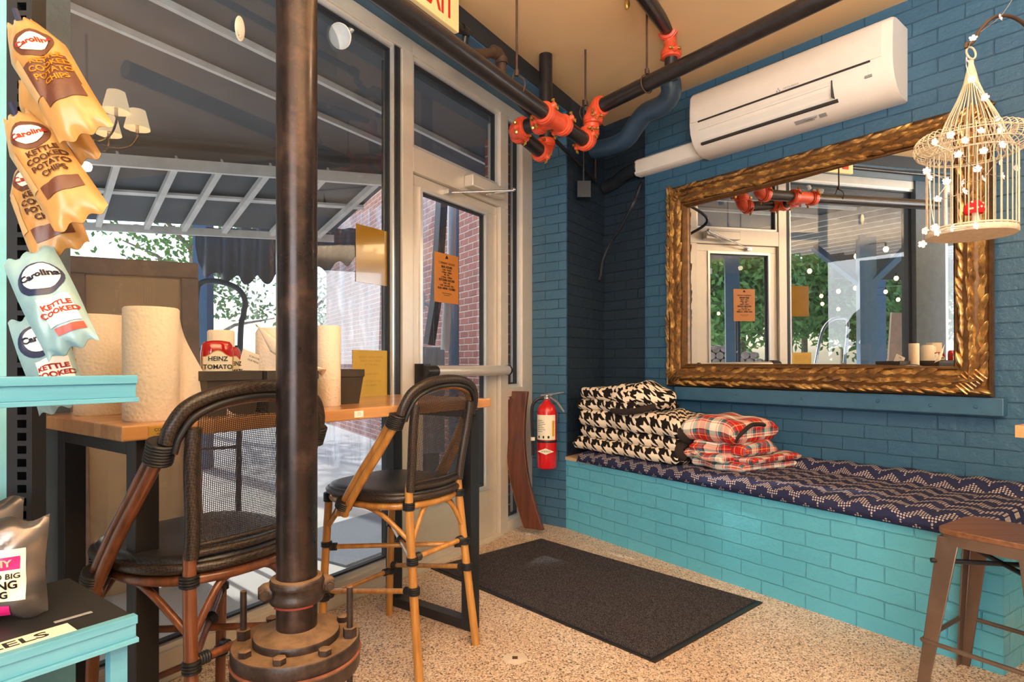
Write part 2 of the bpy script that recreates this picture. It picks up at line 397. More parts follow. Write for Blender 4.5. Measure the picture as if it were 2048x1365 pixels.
def mk_pole():
    t = NT('blackened_steel_pipe'); o = t.coord(); n = t.noise(t.mapping(o, (30, 30, 3)), 1, 5, .6); n2 = t.noise(o, 9, 5, .7)
    col = t.mix(t.ramp(n2, [(.48, (0,)*3), (.7, (1,)*3)]), t.ramp(n, [(.3, srgb(30, 26, 28)), (.7, srgb(60, 46, 42))]), srgb(82, 62, 54))
    t.set(col, t.math('MULTIPLY_ADD', n2, .35, .14), .55, .6, t.bump(n2, .15, .002)); return t.m
M['pole'] = mk_pole()
def mk_mesh(name, pitch=.0055, c=(40, 30, 26)):
    t = NT(name); uv = t.coord('UV'); s = t.n('ShaderNodeSeparateXYZ'); t.l(uv, s.inputs[0])
    a = t.math('SINE', t.math('MULTIPLY', s.outputs[0], 2*PI/pitch)); b = t.math('SINE', t.math('MULTIPLY', s.outputs[1], 2*PI/pitch))
    hole = t.math('MULTIPLY', t.math('GREATER_THAN', a, -.30), t.math('GREATER_THAN', b, -.30))
    t.set(srgb(*c), .45); tr = t.n('ShaderNodeBsdfTransparent'); mx = t.n('ShaderNodeMixShader'); t.l(hole, mx.inputs[0]); t.l(t.b.outputs[0], mx.inputs[1]); t.l(tr.outputs[0], mx.inputs[2]); t.l(mx.outputs[0], t.out.inputs[0])
    return t.m
M['mesh'] = mk_mesh('open_weave_mesh')
def mk_weave(name, c1, c2, sc=170, rough=.4):
    t = NT(name); o = t.coord(); s = t.n('ShaderNodeTexChecker'); s.inputs['Scale'].default_value = sc; t.l(t.mapping(o, rot=(.6, .5, .78)), s.inputs['Vector'])
    s.inputs['Color1'].default_value = (*srgb(*c1), 1); s.inputs['Color2'].default_value = (*srgb(*c2), 1)
    return t.set(s.outputs[0], rough, 0, .6, t.bump(s.outputs['Fac'], .7, .002))
M['weave'] = mk_weave('black_seat_weave', (22, 22, 26), (46, 46, 52))
M['weave_br'] = mk_weave('dark_brown_weave', (18, 16, 17), (62, 46, 36), 190)
def mk_hound():
    t = NT('houndstooth_fleece'); s = t.n('ShaderNodeSeparateXYZ'); t.l(t.coord('UV'), s.inputs[0]); p = .098
    u = t.math('DIVIDE', s.outputs[0], p); v = t.math('DIVIDE', s.outputs[1], p)
    c = t.math('LESS_THAN', t.math('FRACT', u), .5); r = t.math('LESS_THAN', t.math('FRACT', v), .5)
    w = t.math('LESS_THAN', t.math('FRACT', t.math('MULTIPLY', t.math('ADD', u, v), 2)), .5)
    f = t.math('ADD', t.math('MULTIPLY', w, c), t.math('MULTIPLY', t.math('SUBTRACT', 1, w), r))
    col = t.mix(f, srgb(240, 222, 198), srgb(34, 28, 27)); n = t.noise(t.coord(), 320, 2, .7)
    return t.set(col, .95, 0, .1, t.bump(n, .5, .003))
M['hound'] = mk_hound()
M['darkfleece'] = plain('dark_brown_fleece', (40, 30, 28), .95, bump=.5, bs=200)
def mk_tartan():
    t = NT('red_tartan_fleece'); s = t.n('ShaderNodeSeparateXYZ'); t.l(t.coord('UV'), s.inputs[0]); p = .17
    st = [(0, (196, 40, 36)), (.16, (226, 200, 120)), (.18, (196, 40, 36)), (.24, (60, 110, 122)), (.33, (40, 44, 60)), (.36, (236, 224, 206)), (.58, (240, 230, 214)), (.62, (214, 90, 70)), (.66, (236, 224, 206)), (.70, (60, 110, 122)), (.80, (36, 40, 52)), (.83, (196, 40, 36)), (.90, (240, 210, 180)), (.92, (196, 40, 36))]
    def ax(i): return t.ramp(t.math('FRACT', t.math('DIVIDE', s.outputs[i], p)), [(a, srgb(*c)) for a, c in st], True)
    tw = t.math('LESS_THAN', t.math('FRACT', t.math('MULTIPLY', t.math('ADD', s.outputs[0], s.outputs[1]), 240)), .5)
    col = t.mix(t.math('MULTIPLY_ADD', tw, .2, .4), ax(0), ax(1)); return t.set(col, .9, 0, .15, t.bump(t.noise(t.coord(), 300, 2), .4, .003))
M['tartan'] = mk_tartan()
def mk_ikat():
    t = NT('navy_ikat_quilt'); s = t.n('ShaderNodeSeparateXYZ'); t.l(t.coord('UV'), s.inputs[0]); q = .0118
    cu = t.math('SUBTRACT', t.math('FRACT', t.math('DIVIDE', s.outputs[0], q)), .5); cv = t.math('SUBTRACT', t.math('FRACT', t.math('DIVIDE', s.outputs[1], q)), .5)
    r = t.math('SQRT', t.math('ADD', t.math('MULTIPLY', cu, cu), t.math('MULTIPLY', cv, cv)))
    ring = t.math('MULTIPLY', t.math('LESS_THAN', r, .33), t.math('GREATER_THAN', r, .10))
    iu = t.math('MULTIPLY', t.math('FLOOR', t.math('DIVIDE', s.outputs[0], q)), 1.0); iv = t.math('FLOOR', t.math('DIVIDE', s.outputs[1], q))
    A, Bv = 10.0, 8.0
    tri = t.math('ABSOLUTE', t.math('SUBTRACT', t.math('MULTIPLY', t.math('FRACT', t.math('DIVIDE', iu, A)), 2), 1))   # 0..1
    ph = t.math('FRACT', t.math('DIVIDE', t.math('SUBTRACT', iv, t.math('MULTIPLY', tri, A/2)), Bv))
    band = t.math('LESS_THAN', ph, .40)
    # small lozenges between the zigzags
    lu = t.math('ABSOLUTE', t.math('SUBTRACT', t.math('FRACT', t.math('DIVIDE', t.math('ADD', iu, A*0.5), A)), .5)); lz = t.math('LESS_THAN', t.math('ADD', t.math('MULTIPLY', lu, A), t.math('MULTIPLY', t.math('ABSOLUTE', t.math('SUBTRACT', t.math('FRACT', t.math('DIVIDE', iv, Bv)), .72)), Bv)), 1.6)
    msk = t.math('MULTIPLY', ring, t.math('MAXIMUM', band, lz))
    col = t.mix(msk, srgb(40, 44, 74), srgb(196, 182, 172)); n = t.noise(t.coord(), 26, 4)
    return t.set(col, .85, 0, .2, t.bump(n, .5, .012))
M['ikat'] = mk_ikat()
def mk_towel():
    t = NT('paper_towel'); o = t.coord(); v = t.n('ShaderNodeTexVoronoi', feature='SMOOTH_F1'); v.inputs['Scale'].default_value = 110; t.l(o, v.inputs['Vector'])
    return t.set(srgb(240, 226, 208), .85, 0, .15, t.bump(v.outputs['Distance'], .45, .004))
M['towel'] = mk_towel()
def mk_bag(name, c1, c2, rough=.3, metal=.0):
    t = NT(name); n = t.noise(t.coord(), 9, 3, .5); return t.set(t.ramp(n, [(.3, srgb(*c1)), (.7, srgb(*c2))]), rough, metal, .5, t.bump(t.noise(t.coord(), 16, 2, .5), .45, .008))
M['kraft'] = mk_bag('kraft_yellow_foil', (164, 118, 62), (198, 150, 88))
M['bluebag'] = mk_bag('pale_blue_foil', (118, 152, 160), (146, 176, 180))
M['blackbag'] = mk_bag('silver_black_foil', (70, 64, 60), (150, 136, 126), .25, .6)
M['kraftlabel'] = plain('beige_print', (190, 150, 100), .5)
M['bagbrown'] = plain('brown_print', (94, 52, 34), .4)
M['bagyellow'] = plain('yellow_print', (226, 158, 30), .4)
M['bagred'] = plain('red_print', (196, 60, 44), .4)
M['bagnavy'] = plain('navy_print', (36, 44, 74), .4)
M['magenta'] = plain('magenta_print', (206, 30, 110), .4)
M['signgold'] = plain('gold_paper', (150, 112, 26), .12, var=.03, coat=.6)
M['signyellow'] = plain('yellow_paper', (204, 170, 78), .5, var=.05)
M['hourspaper'] = plain('orange_laminated_paper', (196, 122, 36), .35, var=.03, coat=.3)
M['cardboard'] = plain('brown_board', (186, 150, 112), .6, var=.1, scale=3)
M['brownframe'] = plain('brown_frame', (138, 106, 86), .5, var=.15)
M['leaf'] = plain('leaf_green', (122, 164, 88), .6, var=.4, scale=5)
M['mush'] = plain('mushroom_felt', (214, 24, 30), .8)
M['moss'] = plain('moss_green', (112, 108, 50), .9, var=.3, scale=60)
M['condenser'] = plain('grey_condenser', (150, 150, 146), .5, var=.06)
M['logs'] = brick('log_ends', (150, 128, 110), (110, 90, 76), (50, 42, 38), w=.16, h=.13, rough=.9, wob=.05)
M['darkgrey'] = plain('dark_vinyl', (52, 58, 68), .5, var=.2)
# ------------------------------------------------------------------ the shop shell
CZ = 3.17
def wpoly(pts): return [tuple(fpt(*p)[:2]) for p in pts]
KB = fpt('R', 6.5, 0); KD = fpt('W', -6.5, 0); KC = KB-(fpt('W', 7.5, 0)-fpt('W', 0, 0))
room = [tuple(fpt('R', -1.0, 0)[:2]), tuple(KB[:2]), tuple(KC[:2]), tuple(KD[:2]), tuple(fpt('W', .45, 0)[:2])]
roomx = [tuple(fpt('R', -1.0, .3)[:2]), tuple(fpt('R', 6.6, .3)[:2]), tuple(KC[:2]), tuple(fpt('W', -6.6, .15)[:2]), tuple(fpt('W', .45, .15)[:2])]
MB().prism(room, -.1, 0).struct('floor', M['floor'], smooth=0)
MB().prism(roomx, CZ, CZ+.1).struct('ceiling', M['ceiling'], smooth=0)
MB().box(-.253, 6.5, 0, .2, 0, CZ).struct('wall_right', M['navy_brick'], 'R', smooth=0)
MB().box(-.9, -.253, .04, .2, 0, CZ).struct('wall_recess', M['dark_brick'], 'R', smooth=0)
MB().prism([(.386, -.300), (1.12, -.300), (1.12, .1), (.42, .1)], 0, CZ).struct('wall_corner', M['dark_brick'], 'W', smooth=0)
MB().prism([(.372, -.302), (.388, -.303), (.424, .08), (.408, .08)], 0, 3.05).struct('wall_pilaster', M['pilaster_brick'], 'W', smooth=0)
MB().box(-6.5, .46, -.302, .15, 3.055, CZ).struct('wall_beam', M['dark_paint'], 'W', smooth=0)
MB().box(-6.5, .42, -.298, .13, 3.045, 3.056).struct('trim_1', M['blue_paint'], 'W', smooth=0)
MB().box(-3.05, -2.645, -.02, .15, 0, 3.05).struct('wall_left', plain('slate_textured_plaster', (86, 96, 104), .6, bump=.7, bs=70), 'W', smooth=0)
a = (Vector(KC)-Vector(KB)); ang = math.atan2(a.y, a.x)
FR['K'] = (tuple(KB[:2]), ang); MB().box(0, a.length, 0, .1, 0, CZ).struct('wall_back', M['blue_paint'], 'K', smooth=0)
a = (Vector(KD)-Vector(KC)); FR['L'] = (tuple(KC[:2]), math.atan2(a.y, a.x)); MB().box(0, a.length, 0, .1, 0, CZ).struct('wall_side', M['blue_paint'], 'L', smooth=0)

def frame_bars(rects, y0=0, y1=.11):
    mb = MB()
    for x0, x1, z0, z1 in rects: mb.box(x0, x1, y0, y1, z0, z1)
    return mb
def pane(x0, x1, z0, z1, y): return MB().add([(x0, y, z0), (x1, y, z0), (x1, y, z1), (x0, y, z1)], [(0, 1, 2, 3)])
def glaz(x0, x1, z0, z1, y=.05, w=.022):
    """black gasket and inner bead round an opening"""
    g = MB(); b = MB()
    for (q, ww, ya, yb) in ((g, .010, y-.015, y+.015), (b, w, y-.035, y-.012)):
        o = 0 if q is b else w
        X0, X1, Z0, Z1 = x0+o, x1-o, z0+o, z1-o
        q.box(X0, X1, ya, yb, Z0, Z0+ww); q.box(X0, X1, ya, yb, Z1-ww, Z1); q.box(X0, X0+ww, ya, yb, Z0+ww, Z1-ww); q.box(X1-ww, X1, ya, yb, Z0+ww, Z1-ww)
    return g, b
def opening(parent, x0, x1, z0, z1, y=.05):
    g, b = glaz(x0, x1, z0, z1, y)
    b.part('glazing_bead', M['alu_in'], parent, smooth=0); g.part('gasket', M['gasket'], parent, smooth=0)
    pane(x0, x1, z0, z1, y).part('pane', M['glass'], parent, smooth=0, fix=False)
w1 = thing('window_1', None, None, (-1.85, 0, 0), 'W'); w1['kind'] = 'structure'; del w1['label'], w1['category']
frame_bars([(-2.65, -1.074, 0, .115), (-2.65, -.943, 2.965, 3.045), (-1.034, -.943, 0, 2.965)]).part('frame', M['alu'], w1, smooth=0, bevel=.003)
MB().box(-1.085, -1.034, .015, .11, .115, 2.965).part('mullion_groove', M['gasket'], w1, smooth=0)
opening(w1, -2.672, -1.075, .115, 2.965)
w2 = thing('window_2', 'a', 'a', (.16, 0, 0), 'W'); w2['kind'] = 'structure'; del w2['label'], w2['category']
frame_bars([(.06, .41, 0, .075), (.06, .41, 2.965, 3.045), (.258, .41, .075, 2.965), (.06, .258, .965, 1.03)]).part('frame', M['alu'], w2, smooth=0, bevel=.003)
opening(w2, .062, .257, .075, .965); opening(w2, .062, .257, 1.03, 2.965)
w3 = thing('window_3', 'a', 'a', (-.45, 0, 2.4), 'W'); w3['kind'] = 'structure'; del w3['label'], w3['category']
frame_bars([(-.943, .06, 2.30, 2.44), (-.943, .06, 2.965, 3.045), (-.035, .062, 0, 2.30), (-.035, .062, 2.44, 2.965)]).part('frame', M['alu'], w3, smooth=0, bevel=.003)
opening(w3, -.943, -.035, 2.44, 2.965)
w4 = thing('window_4', 'a', 'a', (-4.7, 0, 0), 'W'); w4['kind'] = 'structure'; del w4['label'], w4['category']
frame_bars([(-6.5, -3.05, 0, .115), (-6.5, -3.05, 2.965, 3.045), (-3.11, -3.05, .115, 2.965), (-4.75, -4.69, .115, 2.965)]).part('frame', M['alu'], w4, smooth=0)
pane(-6.5, -3.11, .115, 2.965, .05).part('pane', M['glass'], w4, smooth=0, fix=False)
# the door
d1 = thing('door_1', 'a', 'a', (-.49, .03, 0), 'W'); d1['kind'] = 'structure'; del d1['label'], d1['category']
frame_bars([(-.940, -.04, .012, .345), (-.940, -.04, 2.235, 2.298), (-.940, -.86, .345, 2.235), (-.165, -.04, .345, 2.235)], .03, .075).part('leaf_frame', M['alu'], d1, smooth=0, bevel=.002)
opening(d1, -.86, -.165, .345, 2.235, .055)
MB().box(-.943, -.035, -.03, .12, 0, .012).struct('trim_2', M['alu'], 'W', smooth=0)
pb = MB(); zb = 1.155
pb.tube([(-.80, -.045, zb), (-.02, -.045, zb)], .034, 20); pb.box(-.12, -.05, -.045, .03, zb-.02, zb+.02)
pbo = pb.part('push_bar', M['alu_in'], d1, label='aluminium push bar')
MB().tube([(-.90, -.045, zb), (-.80, -.045, zb)], .035, 20).tube([(-.022, -.045, zb), (-.005, -.045, zb)], .036, 20).box(-.9, -.84, -.04, .03, zb-.10, zb+.045).part('end_cap', M['black'], pbo, label='black end cap')
cl = MB(); cl.box(-.46, -.09, -.07, 0, 2.33, 2.405)
clo = cl.part('door_closer', M['alu'], d1, bevel=.006)
q0 = (-.60, .0, 2.262)
MB().tube([(-.60, -.005, 2.262), (-.07, -.13, 2.385)], .007, 8).tube([(-.07, -.13, 2.385), (-.27, -.035, 2.325)], .009, 8).box(-.63, -.58, -.01, .03, 2.25, 2.275).ell((-.07, -.13, 2.39), .014).part('closer_arm', M['chrome'], clo)

# hours notice taped to the door glass (faces the street-side reader and the room alike)
def sheet_thing(name, mat, label, cat, x0, x1, z0, z1, y, th=.002, frame='W'):
    t = thing(name, label, cat, ((x0+x1)/2, y, z0), frame)
    MB().box(x0, x1, y-th/2, y+th/2, z0, z1).part('paper', mat, t, smooth=0)
    return t
hs = sheet_thing('hours_notice', M['hourspaper'], 'orange laminated opening hours notice taped inside the door glass', 'notice', -.70, -.46, 1.58, 1.887, .048)
def wtext(s, size, x, z, parent, mat=None, y=.0458, bold=0, name='lettering', sx=1.0):
    return text(s, size, mat or M['ink'], parent, basis((x, y, z), (1, 0, 0), (0, 0, 1)), name, .0002, 'CENTER', sx, bold=bold)
zz = 1.862
mb = MB(); mb.ell((-.58, .0465, 1.868), (.008, .0008, .010), 10, 6); mb.ell((-.572, .0465, 1.862), (.006, .0008, .006), 8, 6); mb.ell((-.588, .0465, 1.86), (.005, .0008, .007), 8, 6)
mb.part('emblem', M['ink'], hs)
for s, size, z, b in (('CURRENT HOURS', .020, 1.826, 0), ('BAR HOURS', .020, 1.803, .0008), ('TUES - THURS', .014, 1.785, .0004), ('11:30am - 9:00pm', .014, 1.770, .0004), ('FRI - SAT', .014, 1.755, .0004), ('11:30am - 10:00pm', .014, 1.740, .0004),
                     ('KITCHEN HOURS', .020, 1.721, .0008), ('TUES - SAT', .014, 1.703, .0004), ('11:30 - 2pm and 5 - 8pm', .014, 1.688, .0004), ('SUN / MON - CLOSED', .018, 1.669, .0008), ('Thank you for supporting', .009, 1.640, 0), ('our local business', .009, 1.628, 0)):
    wtext(s, size, -.58, z, hs, bold=b)
sg = sheet_thing('gold_notice', M['signgold'], 'plain dark gold sheet taped high on the big window', 'notice', -1.335, -1.105, 1.628, 1.930, .047)
sy = sheet_thing('yellow_notice', M['signyellow'], 'pale yellow notice taped low on the big window behind the table', 'notice', -1.357, -1.10, .965, 1.272, .047)
for k, (s, z) in enumerate((('PLEASE ORDER INSIDE', 1.235), ('FOOD AND DRINKS', 1.215), ('AT THE BAR', 1.195), ('THANK YOU', 1.145), ('NO OUTSIDE FOOD', 1.105), ('OR DRINKS', 1.085))):
    wtext(s, .017, -1.228, z, sy, mat=M['gold_ink'], y=.0456)
hk = MB(); xh, zh = PL(490, 52, 'W', 0)
hk.ell((xh, .036, zh), (.024, .006, .054), 16, 10); hk.tube([(xh-.012, .028, zh-.02), (xh-.016, .012, zh-.045), (xh-.018, .006, zh-.03)], .005, 8)
hk.solo('wall_hook', M['label'], 'small oval cream adhesive hook stuck on the big window glass', 'hook', (xh, .04, zh-.05), 'W')

# ------------------------------------------------------------------ brick bench
R2B = lambda p: (lambda v: (v.x*math.cos(AB)+v.y*math.sin(AB), -v.x*math.sin(AB)+v.y*math.cos(AB)))(Vector((p.x-B0[0], p.y-B0[1])))
bl = R2B(fpt('R', -.25, 0)); br_ = R2B(fpt('R', 2.17, 0)); bk = R2B(fpt('W', 1.02, -.302)); LB = 2.555
bench = MB().prism([(0, 0), (LB, 0), br_, bl, (R2B(fpt('R', -.26, .038))), (R2B(fpt('R', -.66, .038)))], 0, .50).solo('brick_bench', M['teal_brick'], 'long turquoise painted brick bench built along the mirror wall', 'bench', (1.2, .3, 0), 'B', smooth=0)
MB().prism([(-.004, -.004), (.30, -.004), (.34, .62), (R2B(fpt('R', -.64, .03)))], .5, .522).solo('bench_board', M['ply'], 'bare plywood board capping the left end of the turquoise bench', 'board', (.1, .2, .5), 'B', smooth=0)
# quilt cushion: front roll, flat top and a roll against the wall
def quilt():
    L = LB-.16; x0 = .14
    def fn(u, v):
        x = x0+u*L; yb = (bl[1]+(br_[1]-bl[1])*((x-bl[0])/(br_[0]-bl[0])))-.012
        prof = [(.06, .505), (-.022, .508), (-.034, .53), (-.025, .565), (.03, .584), (.16, .590), (yb-.24, .588), (yb-.17, .586), (yb-.15, .600), (yb-.11, .632), (yb-.05, .640), (yb-.012, .615), (yb-.004, .56), (yb-.01, .505)]
        t = v*(len(prof)-1); i = min(int(t), len(prof)-2); k = t-i
        k = k*k*(3-2*k); y = prof[i][0]*(1-k)+prof[i+1][0]*k; z = prof[i][1]*(1-k)+prof[i+1][1]*k
        e = min(u, 1-u)*L; sh = min(1, e/.05); z = .505+(z-.505)*math.sqrt(max(0, 1-(1-sh)**2))
        z += (.004*math.sin(x*19+y*11)+.003*math.sin(x*41-y*23))*sh*(1 if z > .53 else 0)
        return (x, y+.004*math.sin(x*13), z)
    mb = MB(); nu, nv = 120, 39
    vs = [fn(i/nu, j/nv) for j in range(nv+1) for i in range(nu+1)]; uv = []; acc = [0]*(nu+1)
    for j in range(nv+1):
        for i in range(nu+1):
            if j: acc[i] += (Vector(vs[j*(nu+1)+i])-Vector(vs[(j-1)*(nu+1)+i])).length if i in (nu//2,) else 0
            uv.append((i/nu*L, None))
    arc = [0]
    for j in range(1, nv+1): arc.append(arc[-1]+(Vector(vs[j*(nu+1)+nu//2])-Vector(vs[(j-1)*(nu+1)+nu//2])).length)
    uv = [(i/nu*L, arc[j]) for j in range(nv+1) for i in range(nu+1)]
    fs = [(j*(nu+1)+i, j*(nu+1)+i+1, (j+1)*(nu+1)+i+1, (j+1)*(nu+1)+i) for j in range(nv) for i in range(nu)]
    return mb.add(vs, fs, uv)
quilt().solo('bench_cushion', M['ikat'], 'long navy quilted cushion with pale dotted diamonds on the turquoise bench', 'cushion', (1.2, .3, .51), 'B', smooth=180)

def fold_slab(mb, x0, x1, y0, y1, z0, z1, seed=0, wob=.006, nose=1.0, u0=0, v0=0, slope=0, skew=0, bulge=0):
    """one folded layer: rounded nose at the front, rounded ends, gentle waves"""
    L, D, T = x1-x0, y1-y0, z1-z0; nu, nv = 44, 40; r = T/2
    per = 2*(D-T)+2*PI*r*.5*2
    def fn(u, v):
        x = x0+u*L
        s = v*per; h = D-2*r
        if s < h: y, z = y1-r-s, -r
        elif s < h+PI*r: a = (s-h)/r; y, z = y0+r-math.sin(a)*r*nose, -math.cos(a)*r
        elif s < 2*h+PI*r: y, z = y0+r+(s-h-PI*r), r
        else: a = (s-2*h-PI*r)/r; y, z = y1-r+math.sin(a)*r, math.cos(a)*r
        e = min(u, 1-u)*L; k = min(1, e/(r*.55)); k = math.sqrt(max(.0, 1-(1-k)**2)); k = .45+.55*k
        zz = z0+r+z*k+slope*(x-x0)
        w = wob*(math.sin(x*17+seed*2.1+v*6)+.6*math.sin(x*37+seed+y*21)); zz += w*(1 if z > 0 else .3)+bulge*math.sin(PI*u)*(.5+.5*z/r)
        return (x+skew*(y-y0), y+w*1.5-(1-k)*0+ (1-k)*.02, zz)
    vs = [fn(i/nu, j/nv) for j in range(nv+1) for i in range(nu+1)]
    uv = [(u0+i/nu*L, v0+j/nv*per) for j in range(nv+1) for i in range(nu+1)]
    fs = [(j*(nu+1)+i, j*(nu+1)+i+1, (j+1)*(nu+1)+i+1, (j+1)*(nu+1)+i) for j in range(nv) for i in range(nu)]
    mb.add(vs, fs, uv)
    for i, xx in ((0, x0), (nu, x1)):
        rg = [vs[j*(nu+1)+i] for j in range(nv)]; mb.add(rg, [tuple(range(nv))], [(p[1]+.03, p[2]*1.0) for p in rg])
# three houndstooth blankets, bottom to top
t = thing('folded_blanket', 'wide black and cream houndstooth fleece blanket folded in two layers, lowest of the stack', 'blanket', (.52, .28, .59), 'B', group='houndstooth blankets on the bench')
m1 = MB(); fold_slab(m1, .07, 1.00, .0, .50, .588, .680, 1, .004, 1.1, slope=-.004); fold_slab(m1, .10, .98, .03, .50, .676, .762, 2, .005, 1.0, .02, .03, slope=-.01)
m1.part('fleece', M['hound'], t, smooth=180)
m = MB(); m.tube(spline([(1.0, .06, .635), (.995, .03, .66), (.985, .05, .70), (.97, .14, .715)], 5), .026, 10); m.part('rolled_edge', M['darkfleece'], t, smooth=180, label='dark brown turned edge')
t = thing('folded_blanket', 'houndstooth fleece blanket fold in the middle of the stack, sloping up at its right', 'blanket', (.52, .3, .75), 'B', group='houndstooth blankets on the bench')
m1 = MB(); fold_slab(m1, .10, .99, .02, .52, .750, .880, 5, .007, 1.2, .01, .02, slope=-.015, bulge=.012); m1.part('fleece', M['hound'], t, smooth=180)
m = MB(); m.tube(spline([(.97, .04, .80), (1.0, .06, .76), (.99, .12, .73), (.98, .2, .72)], 5), .028, 10); m.part('rolled_edge', M['darkfleece'], t, smooth=180, label='dark brown turned edge')
t = thing('folded_blanket', 'loosely bunched houndstooth fleece blanket with a big hump, on top of the stack', 'blanket', (.4, .3, .86), 'B', group='houndstooth blankets on the bench')
m1 = MB(); fold_slab(m1, .09, .62, .03, .50, .870, .950, 9, .006, 1.3, .0, .04); fold_slab(m1, .08, .55, .05, .48, .945, 1.030, 11, .008, 1.2, .03, .0, bulge=.008)
def hump(u, v):
    a = u*2*PI; th = v*PI; r = .20+.018*math.sin(3*a+1)+.012*math.sin(5*a)
    x = .53+math.cos(a)*math.sin(th)*r*1.05; y = .23+math.sin(a)*math.sin(th)*r*.95; z = .965-math.cos(th)*(.115 if th > PI/2 else .085)
    z += .012*math.sin(x*30+y*12); return (x, y, z)
m1.grid(hump, 40, 24, 1.25, .5); m1.part('fleece', M['hound'], t, smooth=180)
m = MB(); m.tube(spline([(.44, .03, .885), (.56, .0, .885), (.68, .02, .90), (.75, .10, .93)], 6), .02, 10); m.part('rolled_edge', M['darkfleece'], t, smooth=180, label='dark brown turned edge')
# tartan blankets
def crump(mb, c, r, seed, su, sv, n=44):
    def fn(u, v):
        a = u*2*PI; th = v*PI; q = 1+.09*math.sin(3*a+seed)+.06*math.sin(7*a+seed*2)+.04*math.sin(11*th+seed)
        ce = lambda x, p: math.copysign(abs(x)**p, x)
        x = c[0]+ce(math.cos(a), .7)*ce(math.sin(th), .55)*r[0]*q; y = c[1]+ce(math.sin(a), .7)*ce(math.sin(th), .55)*r[1]*q
        z = c[2]-ce(math.cos(th), .7)*r[2]*(1+.16*math.sin(x*38+y*25+seed)+.1*math.sin(x*70-y*40))
        return (x, y, z)
    mb.grid(fn, n, 30, su, sv)
t = thing('tartan_blanket', 'red and cream tartan blanket spilling out flat at the bottom right of the blankets', 'blanket', (1.25, .35, .59), 'B', group='tartan blankets on the bench')
m = MB(); fold_slab(m, 1.02, 1.36, .10, .56, .588, .640, 21, .006, 1.1, .05, .0, skew=.14); fold_slab(m, 1.18, 1.40, .16, .58, .636, .672, 23, .005, 1.0, .1, .07, skew=.1); m.part('fleece', M['tartan'], t, smooth=180)
t = thing('tartan_blanket', 'crumpled cream and red tartan blanket bunched between the folded ones', 'blanket', (1.18, .3, .64), 'B', group='tartan blankets on the bench')
m = MB(); crump(m, (1.15, .27, .695), (.17, .19, .062), 1.3, 1.0, .6); fold_slab(m, 1.0, 1.27, .06, .42, .635, .690, 30, .010, 1.4, .0, .1, skew=.1); fold_slab(m, 1.04, 1.36, .14, .46, .685, .745, 33, .012, 1.3, .07, .04, slope=-.03, skew=.05)
m.part('fleece', M['tartan'], t, smooth=180)
t = thing('tartan_blanket', 'neatly folded red tartan blanket lying uppermost beside the houndstooth stack', 'blanket', (1.15, .3, .74), 'B', group='tartan blankets on the bench')
m = MB(); fold_slab(m, .98, 1.33, .07, .50, .745, .880, 41, .006, 1.2, .03, .0, slope=-.02, bulge=.012, skew=.02); m.part('fleece', M['tartan'], t, smooth=180)
m = MB(); m.tube(spline([(1.32, .10, .76), (1.335, .13, .80), (1.335, .25, .85), (1.33, .38, .84)], 6), .012, 8); m.part('stitched_hem', M['darkfleece'], t, smooth=180, label='dark blanket-stitched hem')

# ------------------------------------------------------------------ ledge and gilt mirror
t = thing('wall_ledge', 'blue painted timber ledge bolted to the brick under the mirror', 'ledge', (1.0, -.04, .945), 'R')
MB().box(.066, 1.93, -.08, 0, .945, 1.035).part('board', M['blue_paint'], t, smooth=0, bevel=.006)
for px, py in ((1412, 778), (1472, 789), (1602, 797), (1756, 802), (1861, 811), (1952, 814)):
    s, z = PL(px, py, 'R', .08); MB().tube([(s, -.079, z), (s, -.087, z)], [.010, .006], 10).part('bolt_head', M['blue_paint'], t)
def leafgeo(mb, o, d, up, L, Wd, hgt):
    d = Vector(d).normalized(); up = Vector(up).normalized(); sd = d.cross(up).normalized(); o = Vector(o); nt_, nw = 6, 4; vs = []
    for i in range(nt_+1):
        q = i/nt_; w = Wd*.5*(1.75*(max(0, q)**.38)*(max(0, 1-q)**.75)+.03)
        for j in range(nw+1):
            b = j/nw*2-1; hh = hgt*(1-b*b)*(.35+.9*math.sin(PI*q*.8))-(.35*hgt if j == nw//2 else 0)+hgt*.5*q
            vs.append(o+d*(q*L)+sd*(b*w)+up*hh)
    mb.add(vs, [(i*(nw+1)+j, i*(nw+1)+j+1, (i+1)*(nw+1)+j+1, (i+1)*(nw+1)+j) for i in range(nt_) for j in range(nw)])
mir = thing('gilt_mirror', 'large rectangular mirror in a carved gold leaf frame standing on the ledge', 'mirror', (.93, -.05, 1.036), 'R', rz=math.radians(-1.0))
mir.location = fpt('R', .93, -.067, 1.036)
mx0, mx1, mz0, mz1 = -.02, 1.885, 1.037, 2.478
prof = [(0, -.002), (0, .045), (.008, .058), (.016, .052), (.022, .060), (.032, .072), (.055, .088), (.075, .092), (.100, .086), (.122, .070), (.130, .056), (.138, .062), (.146, .060), (.152, .046), (.160, .040), (.163, .018), (.163, -.002)]
mb = MB(); cor = [(mx0, mz0, 1, 1), (mx1, mz0, -1, 1), (mx1, mz1, -1, -1), (mx0, mz1, 1, -1)]
vs = [(cx_+sx*d, -h, cz_+sz*d) for cx_, cz_, sx, sz in cor for d, h in prof]; n = len(prof)
mb.add(vs, [(i*n+j, ((i+1) % 4)*n+j, ((i+1) % 4)*n+j+1, i*n+j+1) for i in range(4) for j in range(n-1)])
rnd = random.Random(3); mb.mi = 1
